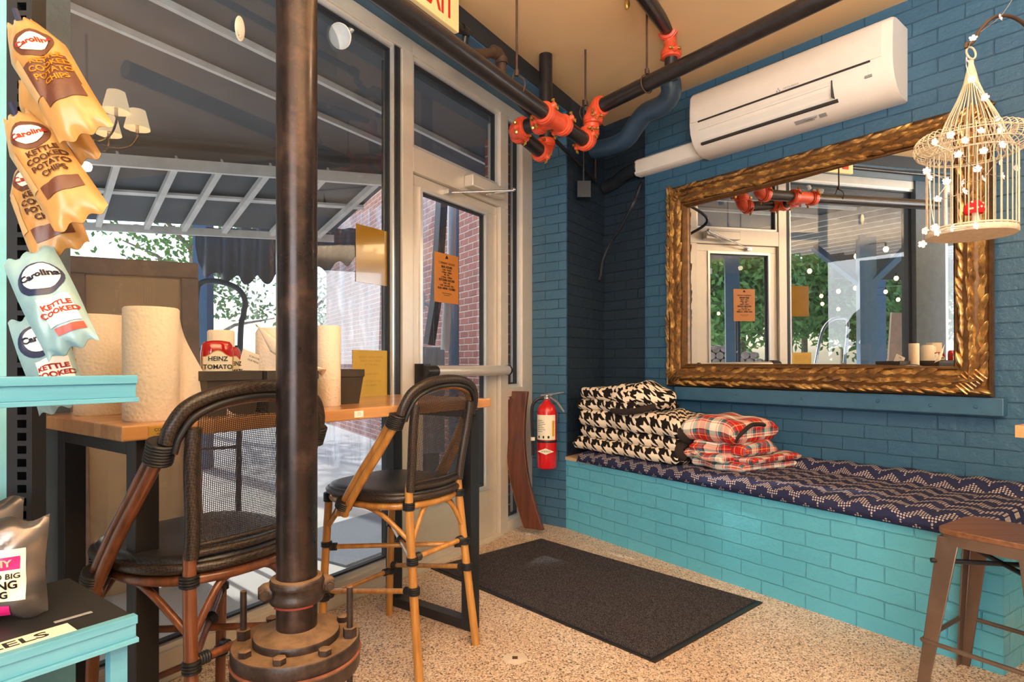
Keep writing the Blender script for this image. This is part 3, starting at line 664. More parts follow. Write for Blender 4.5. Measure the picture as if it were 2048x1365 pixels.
for (ax, az), (bx, bz), nrm in (((mx0, mz0), (mx1, mz0), (0, 1)), ((mx0, mz1), (mx1, mz1), (0, -1)), ((mx0, mz0), (mx0, mz1), (1, 0)), ((mx1, mz0), (mx1, mz1), (-1, 0))):
    L = math.hypot(bx-ax, bz-az); ux, uz = (bx-ax)/L, (bz-az)/L; k = 0; s = .045
    while s < L-.05:
        for row, (dd, an, hh) in enumerate(((.047, -.30, .074), (.104, .30, .074), (.075, 0.0, .088))):
            ss = s+(.030 if row == 2 else 0)
            if ss < dd-.01 or ss > L-dd-.02: continue
            an2 = an+rnd.uniform(-.16, .16); nx_, nz_ = nrm
            dx = ux*math.cos(an2)+nx_*math.sin(an2); dz = uz*math.cos(an2)+nz_*math.sin(an2)
            px_ = ax+ux*ss+nx_*dd; pz_ = az+uz*ss+nz_*dd
            up = Vector((-nx_*(dd-.075)*7, -1, -nz_*(dd-.075)*7))
            leafgeo(mb, (px_, -hh+.006, pz_), (dx, .03-abs(an)*(-.25), dz), up, rnd.uniform(.086, .102), rnd.uniform(.038, .044), .019)
        s += .047; k += 1
for cx_, cz_, sx, sz in cor:   # corner ribbons
    for q in range(-3, 4): 
        c0 = Vector((cx_+sx*(.082+q*.013), -.088+abs(q)*.004, cz_+sz*(.082-q*.013))); dv = Vector((sx, 0, sz))*.055
        mb.tube([c0-dv*.55, c0-dv*.2+Vector((0, -.008, 0)), c0+dv*.2+Vector((0, -.008, 0)), c0+dv*.55], .006, 6)
mb.part('carved_frame', [M['gilt_shade'], M['gilt']], mir, smooth=50, fix=False)
# pane: turned slightly inside its deep rebate, as old mirrors sit
ya, ta = math.radians(-1.6), math.radians(.5); cc = Vector((.93, -.034, (mz0+mz1)/2))
Rm = Matrix.Translation(cc) @ Matrix.Rotation(ya, 4, 'Z') @ Matrix.Rotation(ta, 4, 'X')
hw, hh = (mx1-mx0)/2-.150, (mz1-mz0)/2-.150
MB().add([(-hw, 0, -hh), (hw, 0, -hh), (hw, 0, hh), (-hw, 0, hh)], [(0, 1, 2, 3)], M=Rm).part('mirror_glass', M['mirror'], mir, smooth=0, fix=False)
MB().box(mx0+.14, mx1-.14, -.006, -.002, mz0+.14, mz1-.14).part('backing', M['cardboard'], mir, smooth=0)
# ------------------------------------------------------------------ outside: the covered patio
Z_ = Vector((0, 0, 1))
MB().prism([tuple(fpt('W', 6, .12)[:2]), tuple(fpt('W', -14, .12)[:2]), (-34, 2), (-30, 34), (14, 34)], -.12, -.02).struct('floor_patio', M['conc'], smooth=0)
C0, C1 = Vector((-3.05, 4.39, 2.70)), Vector((-1.0, 4.92, 2.70)); CD = (C1-C0).normalized(); CA, CB = C0-CD*2.2, C1+CD*.12
UO = Vector((-.64, .767, 0))
MB().prism([tuple(fpt('W', 3.2, .08)[:2]), (CB.x, CB.y), (CA.x, CA.y), tuple(fpt('W', -4.6, 2.9)[:2]), tuple(fpt('W', -15, 2.9)[:2]), tuple(fpt('W', -15, .08)[:2])], 2.90, 2.96).struct('ceiling_patio', M['roofdark'], smooth=0)
m = MB(); q = [CA+Z_*.12, CB+Z_*.12, CB+UO*1.45+Z_*(-.17), CA+UO*1.45+Z_*(-.17)]; q2 = [p+Z_*.05 for p in q]
m.add([CA+Z_*.02, CB+Z_*.02, CB+Z_*.24, CA+Z_*.24], [(0, 1, 2, 3)]); m.add(q+q2, [(0, 1, 2, 3), (7, 6, 5, 4), (0, 4, 5, 1), (1, 5, 6, 2), (2, 6, 7, 3), (3, 7, 4, 0)]); m.struct('ceiling_eave', M['roofdark'], smooth=0)
MB().box(-15, -4.4, 2.85, 2.9, 2.45, 2.96).struct('trim_4', M['darkgrey'], 'W', smooth=0)
bx0, bxd = Vector((.10, 5.75, 0)), Vector((-.513, .858, 0)).normalized()
FR['X'] = ((bx0.x, bx0.y), math.atan2(bxd.y, bxd.x))
MB().box(0, 7.6, -.3, 0, -.02, 4.4).struct('wall_outside', M['red_brick'], 'X', smooth=0)
MB().box(.205, .42, .115, .30, 0, 3.3).struct('wall_jamb', M['red_brick'], 'W', smooth=0)
# beams along the shop front and rafters running out
for i, (y, z) in enumerate(((.54, 2.90), (.95, 2.90))):
    MB().box(-13, 2.4, y, y+.030, z-.035, z-.001).solo('roof_beam', M['rafter'], ('white timber batten nearest the shop glass, under the dark patio roof', 'white timber batten second from the glass, under the dark patio roof')[i], 'beam', (-5, y, z), 'W', smooth=0)
def bar3(a, b, w, h):
    a, b = Vector(a), Vector(b); d = (b-a).normalized(); sd = d.cross(Z_).normalized(); up = sd.cross(d); mb = MB()
    vs = [p+sd*sx*w/2+up*sz*h/2 for p in (a, b) for sz in (-1, 1) for sx in (-1, 1)]
    return mb.add(vs, [(0, 1, 3, 2), (4, 6, 7, 5), (0, 4, 5, 1), (2, 3, 7, 6), (0, 2, 6, 4), (1, 5, 7, 3)])
bar3(CA, CB, .04, .085).solo('roof_beam', M['rafter'], 'white timber cross beam where the patio roof steps down, seen above the hanging bags', 'beam', tuple(CA), smooth=0)
bar3(CA+UO*1.42+Z_*(-.24), CB+UO*1.42+Z_*(-.24), .03, .07).solo('roof_beam', M['rafter'], 'white outer edge board of the patio roof above the framed board', 'beam', tuple(CA+UO*1.42), smooth=0)
bar3(CA+UO*.75+Z_*(-.06), CB+UO*.75+Z_*(-.06), .10, .02).solo('roof_beam', M['rafter'], 'flat pale cross board midway along the lower patio roof', 'beam', tuple(CA+UO*.75), smooth=0)
for i, px in enumerate((120, 239, 357, 448, 545, 660, 770)):
    k = (px-CX)/F; t_ = (C0.x-k*C0.y)/(k*CD.y-CD.x); a_ = C0+CD*t_
    bar3(a_+Z_*.045, a_+UO*1.40+Z_*(-.225), .045, .05).solo('rafter', M['rafter'], 'white timber rafter of the patio roof, '+('first from the left, behind the snack bags', 'second from the left, next to the snack bags', 'third from the left, above the framed board', 'fourth from the left', 'last one left of the black column', 'first one right of the black column', 'behind the gold notice')[i], 'rafter', tuple(a_), smooth=0, group='rafters of the lower patio roof')
first2 = None; UW = math.radians(130.5)
for i in range(38):
    if first2 is None:
        first2 = MB().box(0, 3.0, -.022, .022, -.035, .035).solo('rafter', M['rafter'], 'white timber rafter over the far side of the patio, seen only in the mirror', 'rafter', (0, 0, 0), 'N', smooth=0, group='rafters over the far side of the patio'); o = first2
    else: o = first2.copy(); COL.objects.link(o)
    o.location = fpt('W', -2.60-i*.32, .16, 2.86); o.rotation_euler = (0, 0, UW)
MB().box(-15, 1.2, 4.55, 4.60, 2.40, 2.96).solo('roof_fascia', M['darkgrey'], 'dark outer fascia board of the patio roof', 'board', (-5, 4.5, 2.4), 'W', smooth=0) if False else None
# blue timber posts with knee braces
def post(x, y, w, label, brace=True, h=2.86):
    t = thing('timber_post', label, 'post', (x, y, -.02), group=None)
    MB().box(x-w/2, x+w/2, y-w/2, y+w/2, -.02, h).part('post', M['bluepost'], t, smooth=0)
    if brace:
        for sgn in (1, -1):
            dx, dy = -.5*sgn, .8*sgn
            MB().tube([(x, y, 2.15), (x+dx*.72, y+dy*.72, 2.80)], .06, 4).part('knee_brace', M['bluepost'], t, smooth=0)
    return t
post(-3.5, 1.9, .20, 'blue timber post with knee braces nearest the glass, seen in the mirror')
post(-3.9, 3.6, .20, 'blue timber post seen through the door in the mirror', False)
post(-7.6, .6, .20, 'far blue timber post near the framed board in the mirror', False)
post(-.62, 6.4, .10, 'blue post standing against the red brick wall outside', False)
post(-3.6, 7.0, .16, 'dark blue post holding the vinyl curtain outside', False)
# clear vinyl curtains
def curtain(p0, p1, z0, z1, label, waves=18, amp=.06):
    p0, p1 = Vector(p0), Vector(p1); d = p1-p0; L = d.length; nrm = Vector((-d.y, d.x, 0)).normalized()
    def fn(u, v):
        p = p0+d*u; a = amp*(math.sin(u*waves*2*PI)+.5*math.sin(u*waves*4.7+v*3))*(.4+.6*v); return (p.x+nrm.x*a, p.y+nrm.y*a, z0+(z1-z0)*v)
    mb = MB(); mb.grid(fn, 160, 10, L, z1-z0)
    return mb.solo('vinyl_curtain', M['vinyl'], label, 'curtain', (p0.x, p0.y, z0), smooth=180, fix=False)
curtain((-3.5, 7.0, 0), (-1.55, 6.9, 0), 0.0, 2.55, 'clear vinyl curtain closing the end of the patio by the curved rail', 12)
curtain((-2.9, 8.2, 0), (-.55, 5.9, 0), 0.0, 3.0, 'clear vinyl curtain hanging in front of the red brick wall', 16, .05)
m = MB()
m.grid(lambda u, v: (-3.3+1.75*u, 6.25+.05*u+.03*math.sin(u*60), 2.62-.20*v-.10*v*math.sin(u*26)**2-.55*v*(1-u)**.7*u**.3), 90, 6)
m.solo('roof_valance', M['darkgrey'], 'dark scalloped valance hanging from the patio roof edge', 'valance', (-3, 6.4, 2.2), smooth=180, fix=False)
# things by the brick wall
t = thing('condenser_unit', 'grey outdoor condenser unit with louvred grille by the red brick wall', 'condenser', tuple(fpt('X', 1.55, .35)), 'N', rz=FR['X'][1])
ORG[t.name] = Vector((0, 0, 0))
MB().box(-.55, .55, 0, .36, .25, 1.38).part('case', M['condenser'], t, smooth=0, bevel=.02)
m = MB()
for i in range(26): m.box(-.48, .48, .36, .375, .33+i*.038, .345+i*.038)
m.part('grille', M['slot'], t, smooth=0)
MB().box(-.5, -.38, .05, .3, 0, .25).box(.38, .5, .05, .3, 0, .25).part('feet', M['slot'], t, smooth=0)
pp = lambda px, py, d: P(px, py, d)
MB().tube([P(905, 330, 6.2), P(903, 520, 6.2), P(897, 560, 6.15), P(890, 700, 6.15)], .045, 12).solo('downpipe', M['white2'], 'pale grey downpipe running down the red brick wall behind the hours notice', 'pipe', tuple(P(890, 700, 6.15)))
MB().tube([P(885, 380, 6.0), P(872, 600, 6.0), P(858, 690, 6.0)], .06, 4).solo('cable_trunking', M['darkgrey'], 'slanting black wrapped line set on the red brick wall', 'pipe', tuple(P(858, 690, 6.0)))
t = thing('electric_box', 'small grey electrical isolator box on the brick wall beside the door glass', 'box', tuple(P(838, 600, 6.4)))
c = P(838, 602, 6.4); MB().box(c.x-.06, c.x+.06, c.y-.05, c.y+.05, c.z-.09, c.z+.09).part('case', M['grey'], t, smooth=0, bevel=.008)
MB().tube(spline([P(850, 608, 6.35), P(862, 612, 6.3), P(866, 602, 6.3)], 5), .016, 8).tube(spline([P(832, 618, 6.35), P(826, 640, 6.3), P(822, 660, 6.3)], 5), .014, 8).part('conduit', M['grey'], t)
a_ = fl0 = None
def floorpt(px, py, z=0.0): d = F*(H-z)/(py-CY); return Vector(((px-CX)/F*d, d, z))
q = [floorpt(640, 1118, -.02), floorpt(692, 1136, -.02), floorpt(800, 1092, -.02), floorpt(760, 1030, -.02), floorpt(640, 1030, -.02)]
o1 = floorpt(692, 1136, -.02); e1 = Vector((math.cos(AW), math.sin(AW), 0)); e2 = Vector((-math.sin(AW), math.cos(AW), 0))
pl = [o1, o1+e1*1.2, o1+e1*1.2+e2*.8, o1+e2*.8]
MB().prism([(p.x, p.y) for p in pl], -.02, -.005).solo('outdoor_mat', M['mat_out'], 'grey speckled mat on the concrete outside the glass door', 'mat', tuple(o1), smooth=0)
# big framed board leaning outside the glass
t = thing('framed_board', 'large brown framed board leaning outside the window behind the paper towels', 'board', tuple(P(260, 900, 3.2)))
a_, b_, c_ = P(130, 512, 3.05), P(396, 528, 3.35), P(392, 790, 3.35)
xa = (b_-a_); W_ = xa.length; bm_ = basis(a_, xa, (0, 0, 1)); hgt = a_.z+.02
MB().box(0, W_, -hgt, 0, -.02, 0, bm_).part('panel', M['cardboard'], t, smooth=0)
m = MB(); m.box(0, W_, -.085, 0, -.03, .025, bm_); m.box(W_-.085, W_, -hgt, -.085, -.03, .025, bm_); m.box(0, .085, -hgt, -.085, -.03, .025, bm_); m.part('frame', M['brownframe'], t, smooth=0, bevel=.006)
# curved tubular rail (hand truck)
t = thing('hand_truck', 'dark tubular hand truck with a rounded handle standing outside by the vinyl curtain', 'hand truck', tuple(P(450, 900, 3.6)))
d_ = 3.7
V2 = lambda px: Vector(((px-CX)/F*3.7, 3.7, -.01))
MB().tube(spline([V2(385), P(390, 700, d_), P(393, 590, d_), P(402, 567, d_), P(425, 562, d_), P(455, 568, d_), P(478, 580, d_), P(490, 602, d_), P(487, 630, d_), P(480, 700, d_), V2(476)], 6), .017, 10).part('handle', M['bluewrap'], t)
m = MB()
for y_ in (700, 800, 900): m.tube([P(390, y_, d_), P(479, y_-6, d_)], .010, 8)
m.part('cross_bars', M['bluewrap'], t); m = MB(); a_ = V2(380); b_ = V2(480); m.box(a_.x, b_.x, a_.y-.18, a_.y, a_.z-.01, a_.z); m.part('toe_plate', M['bluewrap'], t, smooth=0)
# bull's-eye spot lamp under the patio roof
t = thing('spot_lamp', 'white round outdoor spot lamp under the patio roof behind the black column', 'lamp', tuple(P(684, 72, 3.02)))
c = P(684, 72, 3.02); ax = Vector((-.25, -.9, -.5)).normalized(); bm_ = basis(c, ax.orthogonal(), ax.cross(ax.orthogonal()))
if (bm_.to_3x3() @ Vector((0, 0, 1))).dot(ax) < 0: bm_ = bm_ @ Matrix.Rotation(PI, 4, 'X')
bm_ = bm_ @ Matrix.Scale(.72, 4)
MB().lathe([(.001, -.09), (.03, -.088), (.045, -.05), (.062, -.02), (.082, .02), (.084, .03), (.078, .034)], n=24, M=bm_).part('housing', M['white2'], t)
MB().lathe([(.001, .012), (.05, .018), (.078, .03)], n=24, M=bm_).part('lens', plain('frosted_lens', (200, 206, 210), .15), t)
MB().tube([c+Vector((0, .07, .05)), c+Vector((.05, .12, .14)), P(712, 22, 4.0)], .018, 8).part('bracket', M['white2'], t)
# string lights seen in the mirror
def mref(px, py, D):
    p = Vector(((px-CX)/F*D, D)); a = AR+math.radians(-2.7); n = Vector((-math.sin(a), math.cos(a))); c = fpt('R', .93, -.06); o = (p-Vector((c.x, c.y))).dot(n)
    q = p-2*o*n; return Vector((q.x, q.y, H+(CY-py)/F*D))
bulbs = [(1716, 526, 8.5), (1731, 517, 8.2), (1775, 512, 7.8), (1622, 555, 9), (1546, 582, 10), (1420, 628, 12), (1470, 628, 12), (1752, 583, 10), (1714, 591, 10), (1796, 572, 9.5), (1680, 597, 10), (1740, 608, 11), (1775, 600, 11), (1812, 598, 10), (1733, 622, 12), (1680, 634, 12), (1800, 616, 11), (1648, 623, 12), (1646, 607, 11.5), (1760, 632, 12), (1542, 618, 12), (1440, 640, 13)]
first = None
for i, (px, py, D) in enumerate(bulbs):
    p = mref(px, py, D)
    if first is None:
        first = thing('string_bulb', 'glowing globe bulb on a string under the patio roof, seen in the mirror', 'bulb', (0, 0, 0), group='string bulbs under the patio roof'); ORG[first.name] = Vector((0, 0, 0))
        MB().ell((0, 0, 0), (.032, .032, .038), 10, 8).part('globe', M['bulb'], first); MB().tube([(0, 0, .03), (0, 0, .09)], .014, 8).part('socket', M['black'], first); o = first
    else: o = copy_tree(first)
    o.location = p
m = MB()
for grp in ((0, 1, 2), (4, 18, 7, 9), (5, 6, 20, 16), (15, 11, 12, 13)):
    m.tube(spline([mref(*bulbs[g][:2], bulbs[g][2])+Vector((0, 0, .09)) for g in grp], 6), .005, 5)
m.solo('light_cord', M['black'], 'black cord carrying the globe bulbs under the patio roof', 'cord', tuple(mref(*bulbs[0])))
# log pile and trees
a_ = mref(1390, 715, 15); b_ = mref(1575, 715, 14)
FR['G'] = ((a_.x, a_.y), math.atan2(b_.y-a_.y, b_.x-a_.x)); L = (b_-a_).length
m = MB(); rnd = random.Random(5)
for r_ in range(9):
    for k in range(int(L/.19)):
        x_ = k*.19+(.09 if r_ % 2 else 0); hcap = 1.35+.25*math.sin(k*.5)
        z_ = .08+r_*.165
        if z_ > hcap: continue
        m.tube([(x_, -.25, z_), (x_, .25, z_)], rnd.uniform(.075, .098), 8)
m.solo('log_pile', plain('split_logs', (158, 140, 124), .9, var=.4, scale=9), 'long stack of split firewood logs beyond the patio, seen in the mirror', 'firewood', (0, 0, 0), 'G', kind='stuff')
def tree(x, y, h, label, seed, spread=1.6, n=2500, base=1.2, dens=.16):
    rnd = random.Random(seed); t = thing('tree', label, 'tree', (x, y, -.02))
    m = MB(); m.tube([(x, y, -.02), (x+.1, y, h*.4), (x-.05, y+.1, h*.75), (x+.1, y, h*.95)], [.13, .10, .06, .02], 8)
    cl_ = []
    for k in range(12):
        a = rnd.uniform(0, 2*PI); z0 = rnd.uniform(.3, .85)*h; r = spread*rnd.uniform(.5, 1); e = Vector((x+math.cos(a)*r, y+math.sin(a)*r, z0+rnd.uniform(.3, 1.0)))
        m.tube([(x, y, z0), ((x+e.x)/2, (y+e.y)/2, (z0+e.z)/2+.15), e], [.045, .03, .012], 6); cl_.append(e); cl_.append((Vector((x, y, z0))+e)/2)
    m.part('trunk', M['bark'], t)
    f = MB()
    for k in range(n):
        c = rnd.choice(cl_)+Vector((rnd.gauss(0, .36), rnd.gauss(0, .36), rnd.gauss(0, .34)))
        if c.z < base: c.z = base+rnd.random()*.5
        d1 = Vector((rnd.uniform(-1, 1), rnd.uniform(-1, 1), rnd.uniform(-1, 1))).normalized()*dens*rnd.uniform(.4, .7); d2 = d1.orthogonal().normalized()*dens*.28
        f.add([c-d1, c+d2, c+d1, c-d2], [(0, 1, 2, 3)])
    f.part('foliage', M['leaf'], t, smooth=0, fix=False); return t
tree(-5.6, 10.5, 4.6, 'leafy green tree against the sky above the framed board', 1, 1.5, 1900, 2.0, .11)
tree(-4.6, 13.0, 5.4, 'thin branched tree right of the first, above the curved rail', 2, 1.5, 1900, 1.9, .12)
for k, (px, D, lb) in enumerate(((1425, 21, 'green tree at the left of the mirror, behind the log pile'), (1490, 24, 'green tree behind the log pile in the mirrored door'), (1545, 20, 'pale-trunked tree at the right of the mirrored door glass'), (1612, 22, 'green tree left of the mirrored ladder rail'), (1690, 24, 'green tree between the mirrored blue posts'), (1735, 20, 'pale-trunked green tree right of the mirrored posts'), (1800, 22, 'green tree above the mirrored framed board'))):
    p = mref(px, 700, D); tree(p.x, p.y, 5.2, lb, 10+k, 2.0, 3600, .3, .27)
MB().tube(spline([mref(1632, 740, 8.6), mref(1645, 680, 8.6), mref(1662, 655, 8.6), mref(1685, 650, 8.6), mref(1698, 662, 8.6), mref(1690, 740, 8.6)], 6), .02, 8).solo('tubular_rail', M['chrome'], 'grey bent tube rail on the patio, seen in the mirror beside the post', 'rail', tuple(mref(1660, 740, 8.6)))
a_, b_ = mref(1785, 640, 9), mref(1852, 645, 9); m = MB(); bm_ = basis(a_, b_-a_, (0, 0, 1)); W_ = (b_-a_).length
m.box(0, W_, -1.0, 0, -.02, .02, bm_); t = m.solo('easel_board', M['brownframe'], 'dark framed board standing far out on the patio, seen in the mirror', 'board', tuple(a_), smooth=0)
# ------------------------------------------------------------------ sprinkler pipes
def ring(mb, c, d, r, w=.05, ears=0):
    c, d = Vector(c), Vector(d).normalized(); h = d*w/2
    mb.tube([c-h*1.15, c-h, c-h*.55, c-h*.5, c+h*.5, c+h*.55, c+h, c+h*1.15], [r*1.02, r*1.30, r*1.34, r*1.42, r*1.42, r*1.34, r*1.30, r*1.02], 20)
    e = d.orthogonal().normalized(); e = (Matrix.Rotation(ears, 3, d) @ e)
    for s in (1, -1):
        p = c+e*s*r*1.62
        mb.tube([p-e*s*r*.35-h*.0, p, p+e*s*r*.22], [r*.42, r*.40, r*.22], 8)
def bolts(mb, c, d, r, ears=0):
    c, d = Vector(c), Vector(d).normalized(); e = d.orthogonal().normalized(); e = Matrix.Rotation(ears, 3, d) @ e; u = d.cross(e)
    for s in (1, -1):
        p = c+e*s*r*1.72; mb.tube([p-u*r*.75, p+u*r*.95], r*.10, 8); mb.tube([p-u*r*.72, p-u*r*.5], r*.24, 6); mb.tube([p+u*r*.5, p+u*r*.72], r*.22, 6)
def V(*a): return Vector(a)
dv = V(.56, .828, 0).normalized(); dn = V(-.828, .56, 0).normalized(); RP = .043
tee = V(.235, 3.35, 2.565); e1_ = tee+dn*.27; e2_ = V(.215, 3.83, 2.535); e3_ = tee+dv*.46+V(0, 0, .01); 
pB0 = V(.50, 3.70, 2.765); pB1 = V(1.52, 2.38, 2.79); dB = (pB1-pB0).normalized(); e3_ = V(pB0.x-.02, pB0.y+.02, 2.565)
sp = thing('sprinkler_pipe', 'black sprinkler main with orange couplings running above the door to the corner', 'pipe', tuple(tee))
MB().tube([V(-.62, 2.08, 2.60), tee-dv*.10], RP, 20).part('pipe', M['blackgloss'], sp)
MB().tube([tee-dv*.10, tee+dv*.10], RP*1.12, 20).tube([tee, tee+dn*.09], RP*1.1, 20).part('tee', M['orange'], sp, label='orange tee fitting')
MB().tube([tee+dv*.10, e3_-dv*.05], RP, 20).part('pipe', M['blackgloss'], sp)
MB().tube([tee+dn*.09, e1_-dn*.05], RP, 20).part('pipe', M['blackgloss'], sp)
MB().tube([e1_+dv*.05, e2_-dv*.05], RP, 20).part('pipe', M['blackgloss'], sp)
MB().tube([e2_+V(0, 0, .06), V(e2_.x, e2_.y, CZ)], RP, 20).part('pipe', M['blackgloss'], sp)
MB().tube([pB0+dB*.05, pB1], RP, 20).part('pipe', M['blackgloss'], sp)
def elbow(c, d_in, d_out, parent, k=.055):
    c = Vector(c); a = c-Vector(d_in)*k; b = c+Vector(d_out)*k; pts = []
    for i in range(9): t = i/8; pts.append((1-t)**2*a+2*t*(1-t)*c+t*t*b)
    MB().tube(pts, RP*1.13, 20).part('elbow', M['orange'], parent, label='orange elbow fitting')
Z = V(0, 0, 1)
elbow(e1_, dn, dv, sp); elbow(e2_, dv, Z, sp); elbow(e3_, dv, Z, sp); elbow(pB0, Z, dB, sp)
MB().tube([e3_+Z*.05, pB0-Z*.05], RP*1.1, 16).part('nipple', M['orange'], sp)
for c, d, e in ((tee-dv*.10, dv, .2), (tee+dv*.10, dv, .2), (tee+dn*.10, dn, .4), (e1_-dn*.06, dn, .4), (e1_+dv*.06, dv, 1.4), (e2_-dv*.06, dv, 1.4), (e2_+Z*.07, Z, .3), (e3_-dv*.06, dv, .2), (e3_+Z*.07, Z, 1.0), (pB0-Z*.06, Z, 1.0), (pB0+dB*.06, dB, .2)):
    m = MB(); ring(m, c, d, RP, .05, e); o = m.part('coupling', M['orange'], sp, label='orange grooved coupling'); m = MB(); bolts(m, c, d, RP, e); m.part('bolt', M['brass'], o)
def hanger(p, d, parent):
    p = Vector(p); d = Vector(d).normalized(); s = d.cross(Z); m = MB()
    m.tube([p+(s*math.cos(a)+Z*math.sin(a))*RP*1.15+Z*(.035 if abs(a-PI/2) < .4 else 0) for a in [PI/2+2*PI*k/20 for k in range(20)]], .004, 6, closed=True)
    m.tube([p+Z*.07, V(p.x, p.y, CZ)], .006, 8); m.tube([p+Z*.055, p+Z*.085], .012, 6); m.part('hanger', M['rust'], parent)
hanger(V(-.62, 2.08, 2.60)+dv*1.15, dv, sp); hanger(pB0+dB*.42, dB, sp); hanger(pB0-V(.04, -.06, 0), dB, sp)
s2 = thing('sprinkler_pipe', 'black drop pipe with two orange couplings coming down above the wall air conditioner', 'pipe', tuple(P(1340, 75, 3.75)))
c1_ = P(1338, 62, 3.6); c2_ = P(1342, 108, 3.6); a_ = P(1272, -30, 3.0)
MB().tube([a_, c1_+(a_-c1_).normalized()*.03], RP*.95, 18).part('pipe', M['blackgloss'], s2); MB().tube([c1_, (c1_+c2_)/2+V(.0, 0, 0), c2_], RP*.9, 16).part('elbow', M['orange'], s2, label='orange elbow fitting')
MB().tube([c2_-Z*.02, P(1342, 160, 3.62)], RP*.9, 18).part('pipe', M['blackgloss'], s2)
for c, d in ((c1_+(a_-c1_).normalized()*.03, a_-c1_), (c2_, Z)):
    m = MB(); ring(m, c, d, RP, .05, .9); o = m.part('coupling', M['orange'], s2, label='orange grooved coupling'); m = MB(); bolts(m, c, d, RP, .9); m.part('bolt', M['brass'], o)
c = P(1254, 4, 3.2); MB().tube([c+Z*.06, c], .008, 8).ell(c-Z*.012, (.016, .016, .03), 10, 8).tube([c+Z*.06, V(c.x, c.y, CZ)], .012, 8).solo('ceiling_sprinkler', M['brass'], 'small silvery sprinkler head hanging from the ceiling at the top edge', 'sprinkler', tuple(c))
# thin conduits
m = MB(); x0_ = -2.9
m.tube([fpt('W', -2.9, -.37, 2.985), fpt('W', -.95, -.37, 2.985)], .020, 12); m.tube([fpt('W', -.98, -.37, 2.985), fpt('W', -.93, -.37, 2.985)], .028, 12); m.tube([fpt('W', -.94, -.37, 2.985), fpt('W', -.94, -.36, 2.93), fpt('W', -.92, -.34, 2.915)], .018, 10)
m.tube([fpt('W', -.94, -.35, 2.91), fpt('W', .50, -.35, 2.68), fpt('W', .78, -.35, 2.63)], .015, 10); m.tube([fpt('W', .78, -.35, 2.63), fpt('W', .78, -.35, 3.0)], .015, 10); m.ell(fpt('W', .78, -.35, 2.63), .02, 10, 8)
m.solo('conduit', M['blackgloss'], 'thin black conduit running along the window head to the dark corner', 'pipe', tuple(fpt('W', -.9, -.37, 2.9)))
a_ = P(950, 108, 3.25); b_ = P(998, 112, 3.4); c = P(1002, 160, 3.42)
MB().tube(spline([a_, P(975, 107, 3.33), P(992, 104, 3.39), P(1003, 118, 3.42), c], 5), .026, 12).tube([P(985, 103, 3.37), P(997, 108, 3.41)], .036, 12).tube([P(1002, 116, 3.42), P(1003, 128, 3.42)], .036, 12).solo('pipe_elbow', M['rust'], 'short threaded brown pipe with an elbow behind the sprinkler main', 'pipe', tuple(c))
# insulated duct curling into the corner
MB().tube(spline([P(1338, 150, 3.70), P(1342, 185, 3.72), P(1325, 210, 3.78), P(1292, 226, 3.86), P(1272, 250, 3.95), P(1252, 278, 4.05), P(1222, 293, 4.2), P(1190, 300, 4.35)], 6), [.062]*43, 20).solo('insulated_duct', M['bluewrap'], 'thick dark blue wrapped duct curling down into the corner', 'duct', tuple(P(1338, 150, 3.7)))
MB().tube(spline([fpt('R', -.28, -.045, 2.70), fpt('R', -.42, -.03, 2.69), fpt('R', -.55, 0, 2.66), fpt('R', -.66, .0, 2.64)], 5), [.05]*16, 16).solo('line_set', M['wrap'], 'black taped refrigerant line leaving the white cover toward the corner', 'pipe', tuple(fpt('R', -.4, -.03, 2.69)))
MB().tube(spline([fpt('R', -.30, .01, 2.60), P(1270, 400, 4.15), P(1245, 450, 4.3), P(1222, 485, 4.45), P(1206, 520, 4.5), P(1202, 545, 4.52), P(1198, 562, 4.5)], 8), .011, 8).solo('drain_hose', M['cable'], 'thin black hose hanging loose down the dark corner wall', 'hose', tuple(P(1245, 450, 4.3)))
c = P(1168, 378, 4.45); MB().box(c.x-.05, c.x+.05, c.y-.0, c.y+.09, c.z-.06, c.z+.06).tube([c+V(0, .03, .05), c+V(0, .03, .9)], .008, 6).solo('junction_box', M['dark_paint'], 'black painted junction box with a conduit on the dark corner wall', 'box', tuple(c), smooth=30)
# EXIT sign above the door line
t = thing('exit_sign', 'cream EXIT sign with red letters at the top edge above the sprinkler main', 'sign', (-1.2, -.42, 2.90), 'W')
x0_, z0_ = PL(830, 0, 'W', .40); x1_, z1_ = PL(912, 68, 'W', .40)
MB().box(x0_-.03, x1_, -.42, -.39, z1_, z1_+.27).part('plate', M['exit_bg'], t, smooth=0, bevel=.004)
text('EXIT', .26, M['exit_red'], t, basis(((x0_-.03+x1_)/2, -.4205, z1_+.118), (1, 0, 0), (0, 0, 1)), 'lettering', .001, 'CENTER', .48, bold=.004)
MB().box(x0_+.1, x0_+.14, -.41, -.31, z1_+.2, z1_+.26).part('bracket', M['black'], t, smooth=0)
# ------------------------------------------------------------------ air conditioner
ac = thing('air_conditioner', 'long white wall air conditioner mounted high above the gilt mirror', 'air conditioner', (.9, -.1, 2.62), 'R')
def extr(prof, x0, x1, inset=0, n=1):
    mb = MB(); k = len(prof)
    cxp = sum(p[0] for p in prof)/k; czp = sum(p[1] for p in prof)/k; secs = [(x0, .0), (x0+.006, .012), (x1-.006, .012), (x1, 0)] if inset else [(x0, 0), (x1, 0)]
    secs = [(x0, .975), (x0+.012, 1.0), (x1-.012, 1.0), (x1, .975)] if inset else [(x0, 1), (x1, 1)]
    vs = [(x, (y-cxp)*s+cxp, (z-czp)*s+czp) for x, s in secs for y, z in prof]; m_ = len(secs)
    fs = [(i*k+j, i*k+(j+1) % k, (i+1)*k+(j+1) % k, (i+1)*k+j) for i in range(m_-1) for j in range(k)]+[tuple(range(k-1, -1, -1)), tuple((m_-1)*k+j for j in range(k))]
    return mb.add(vs, fs)
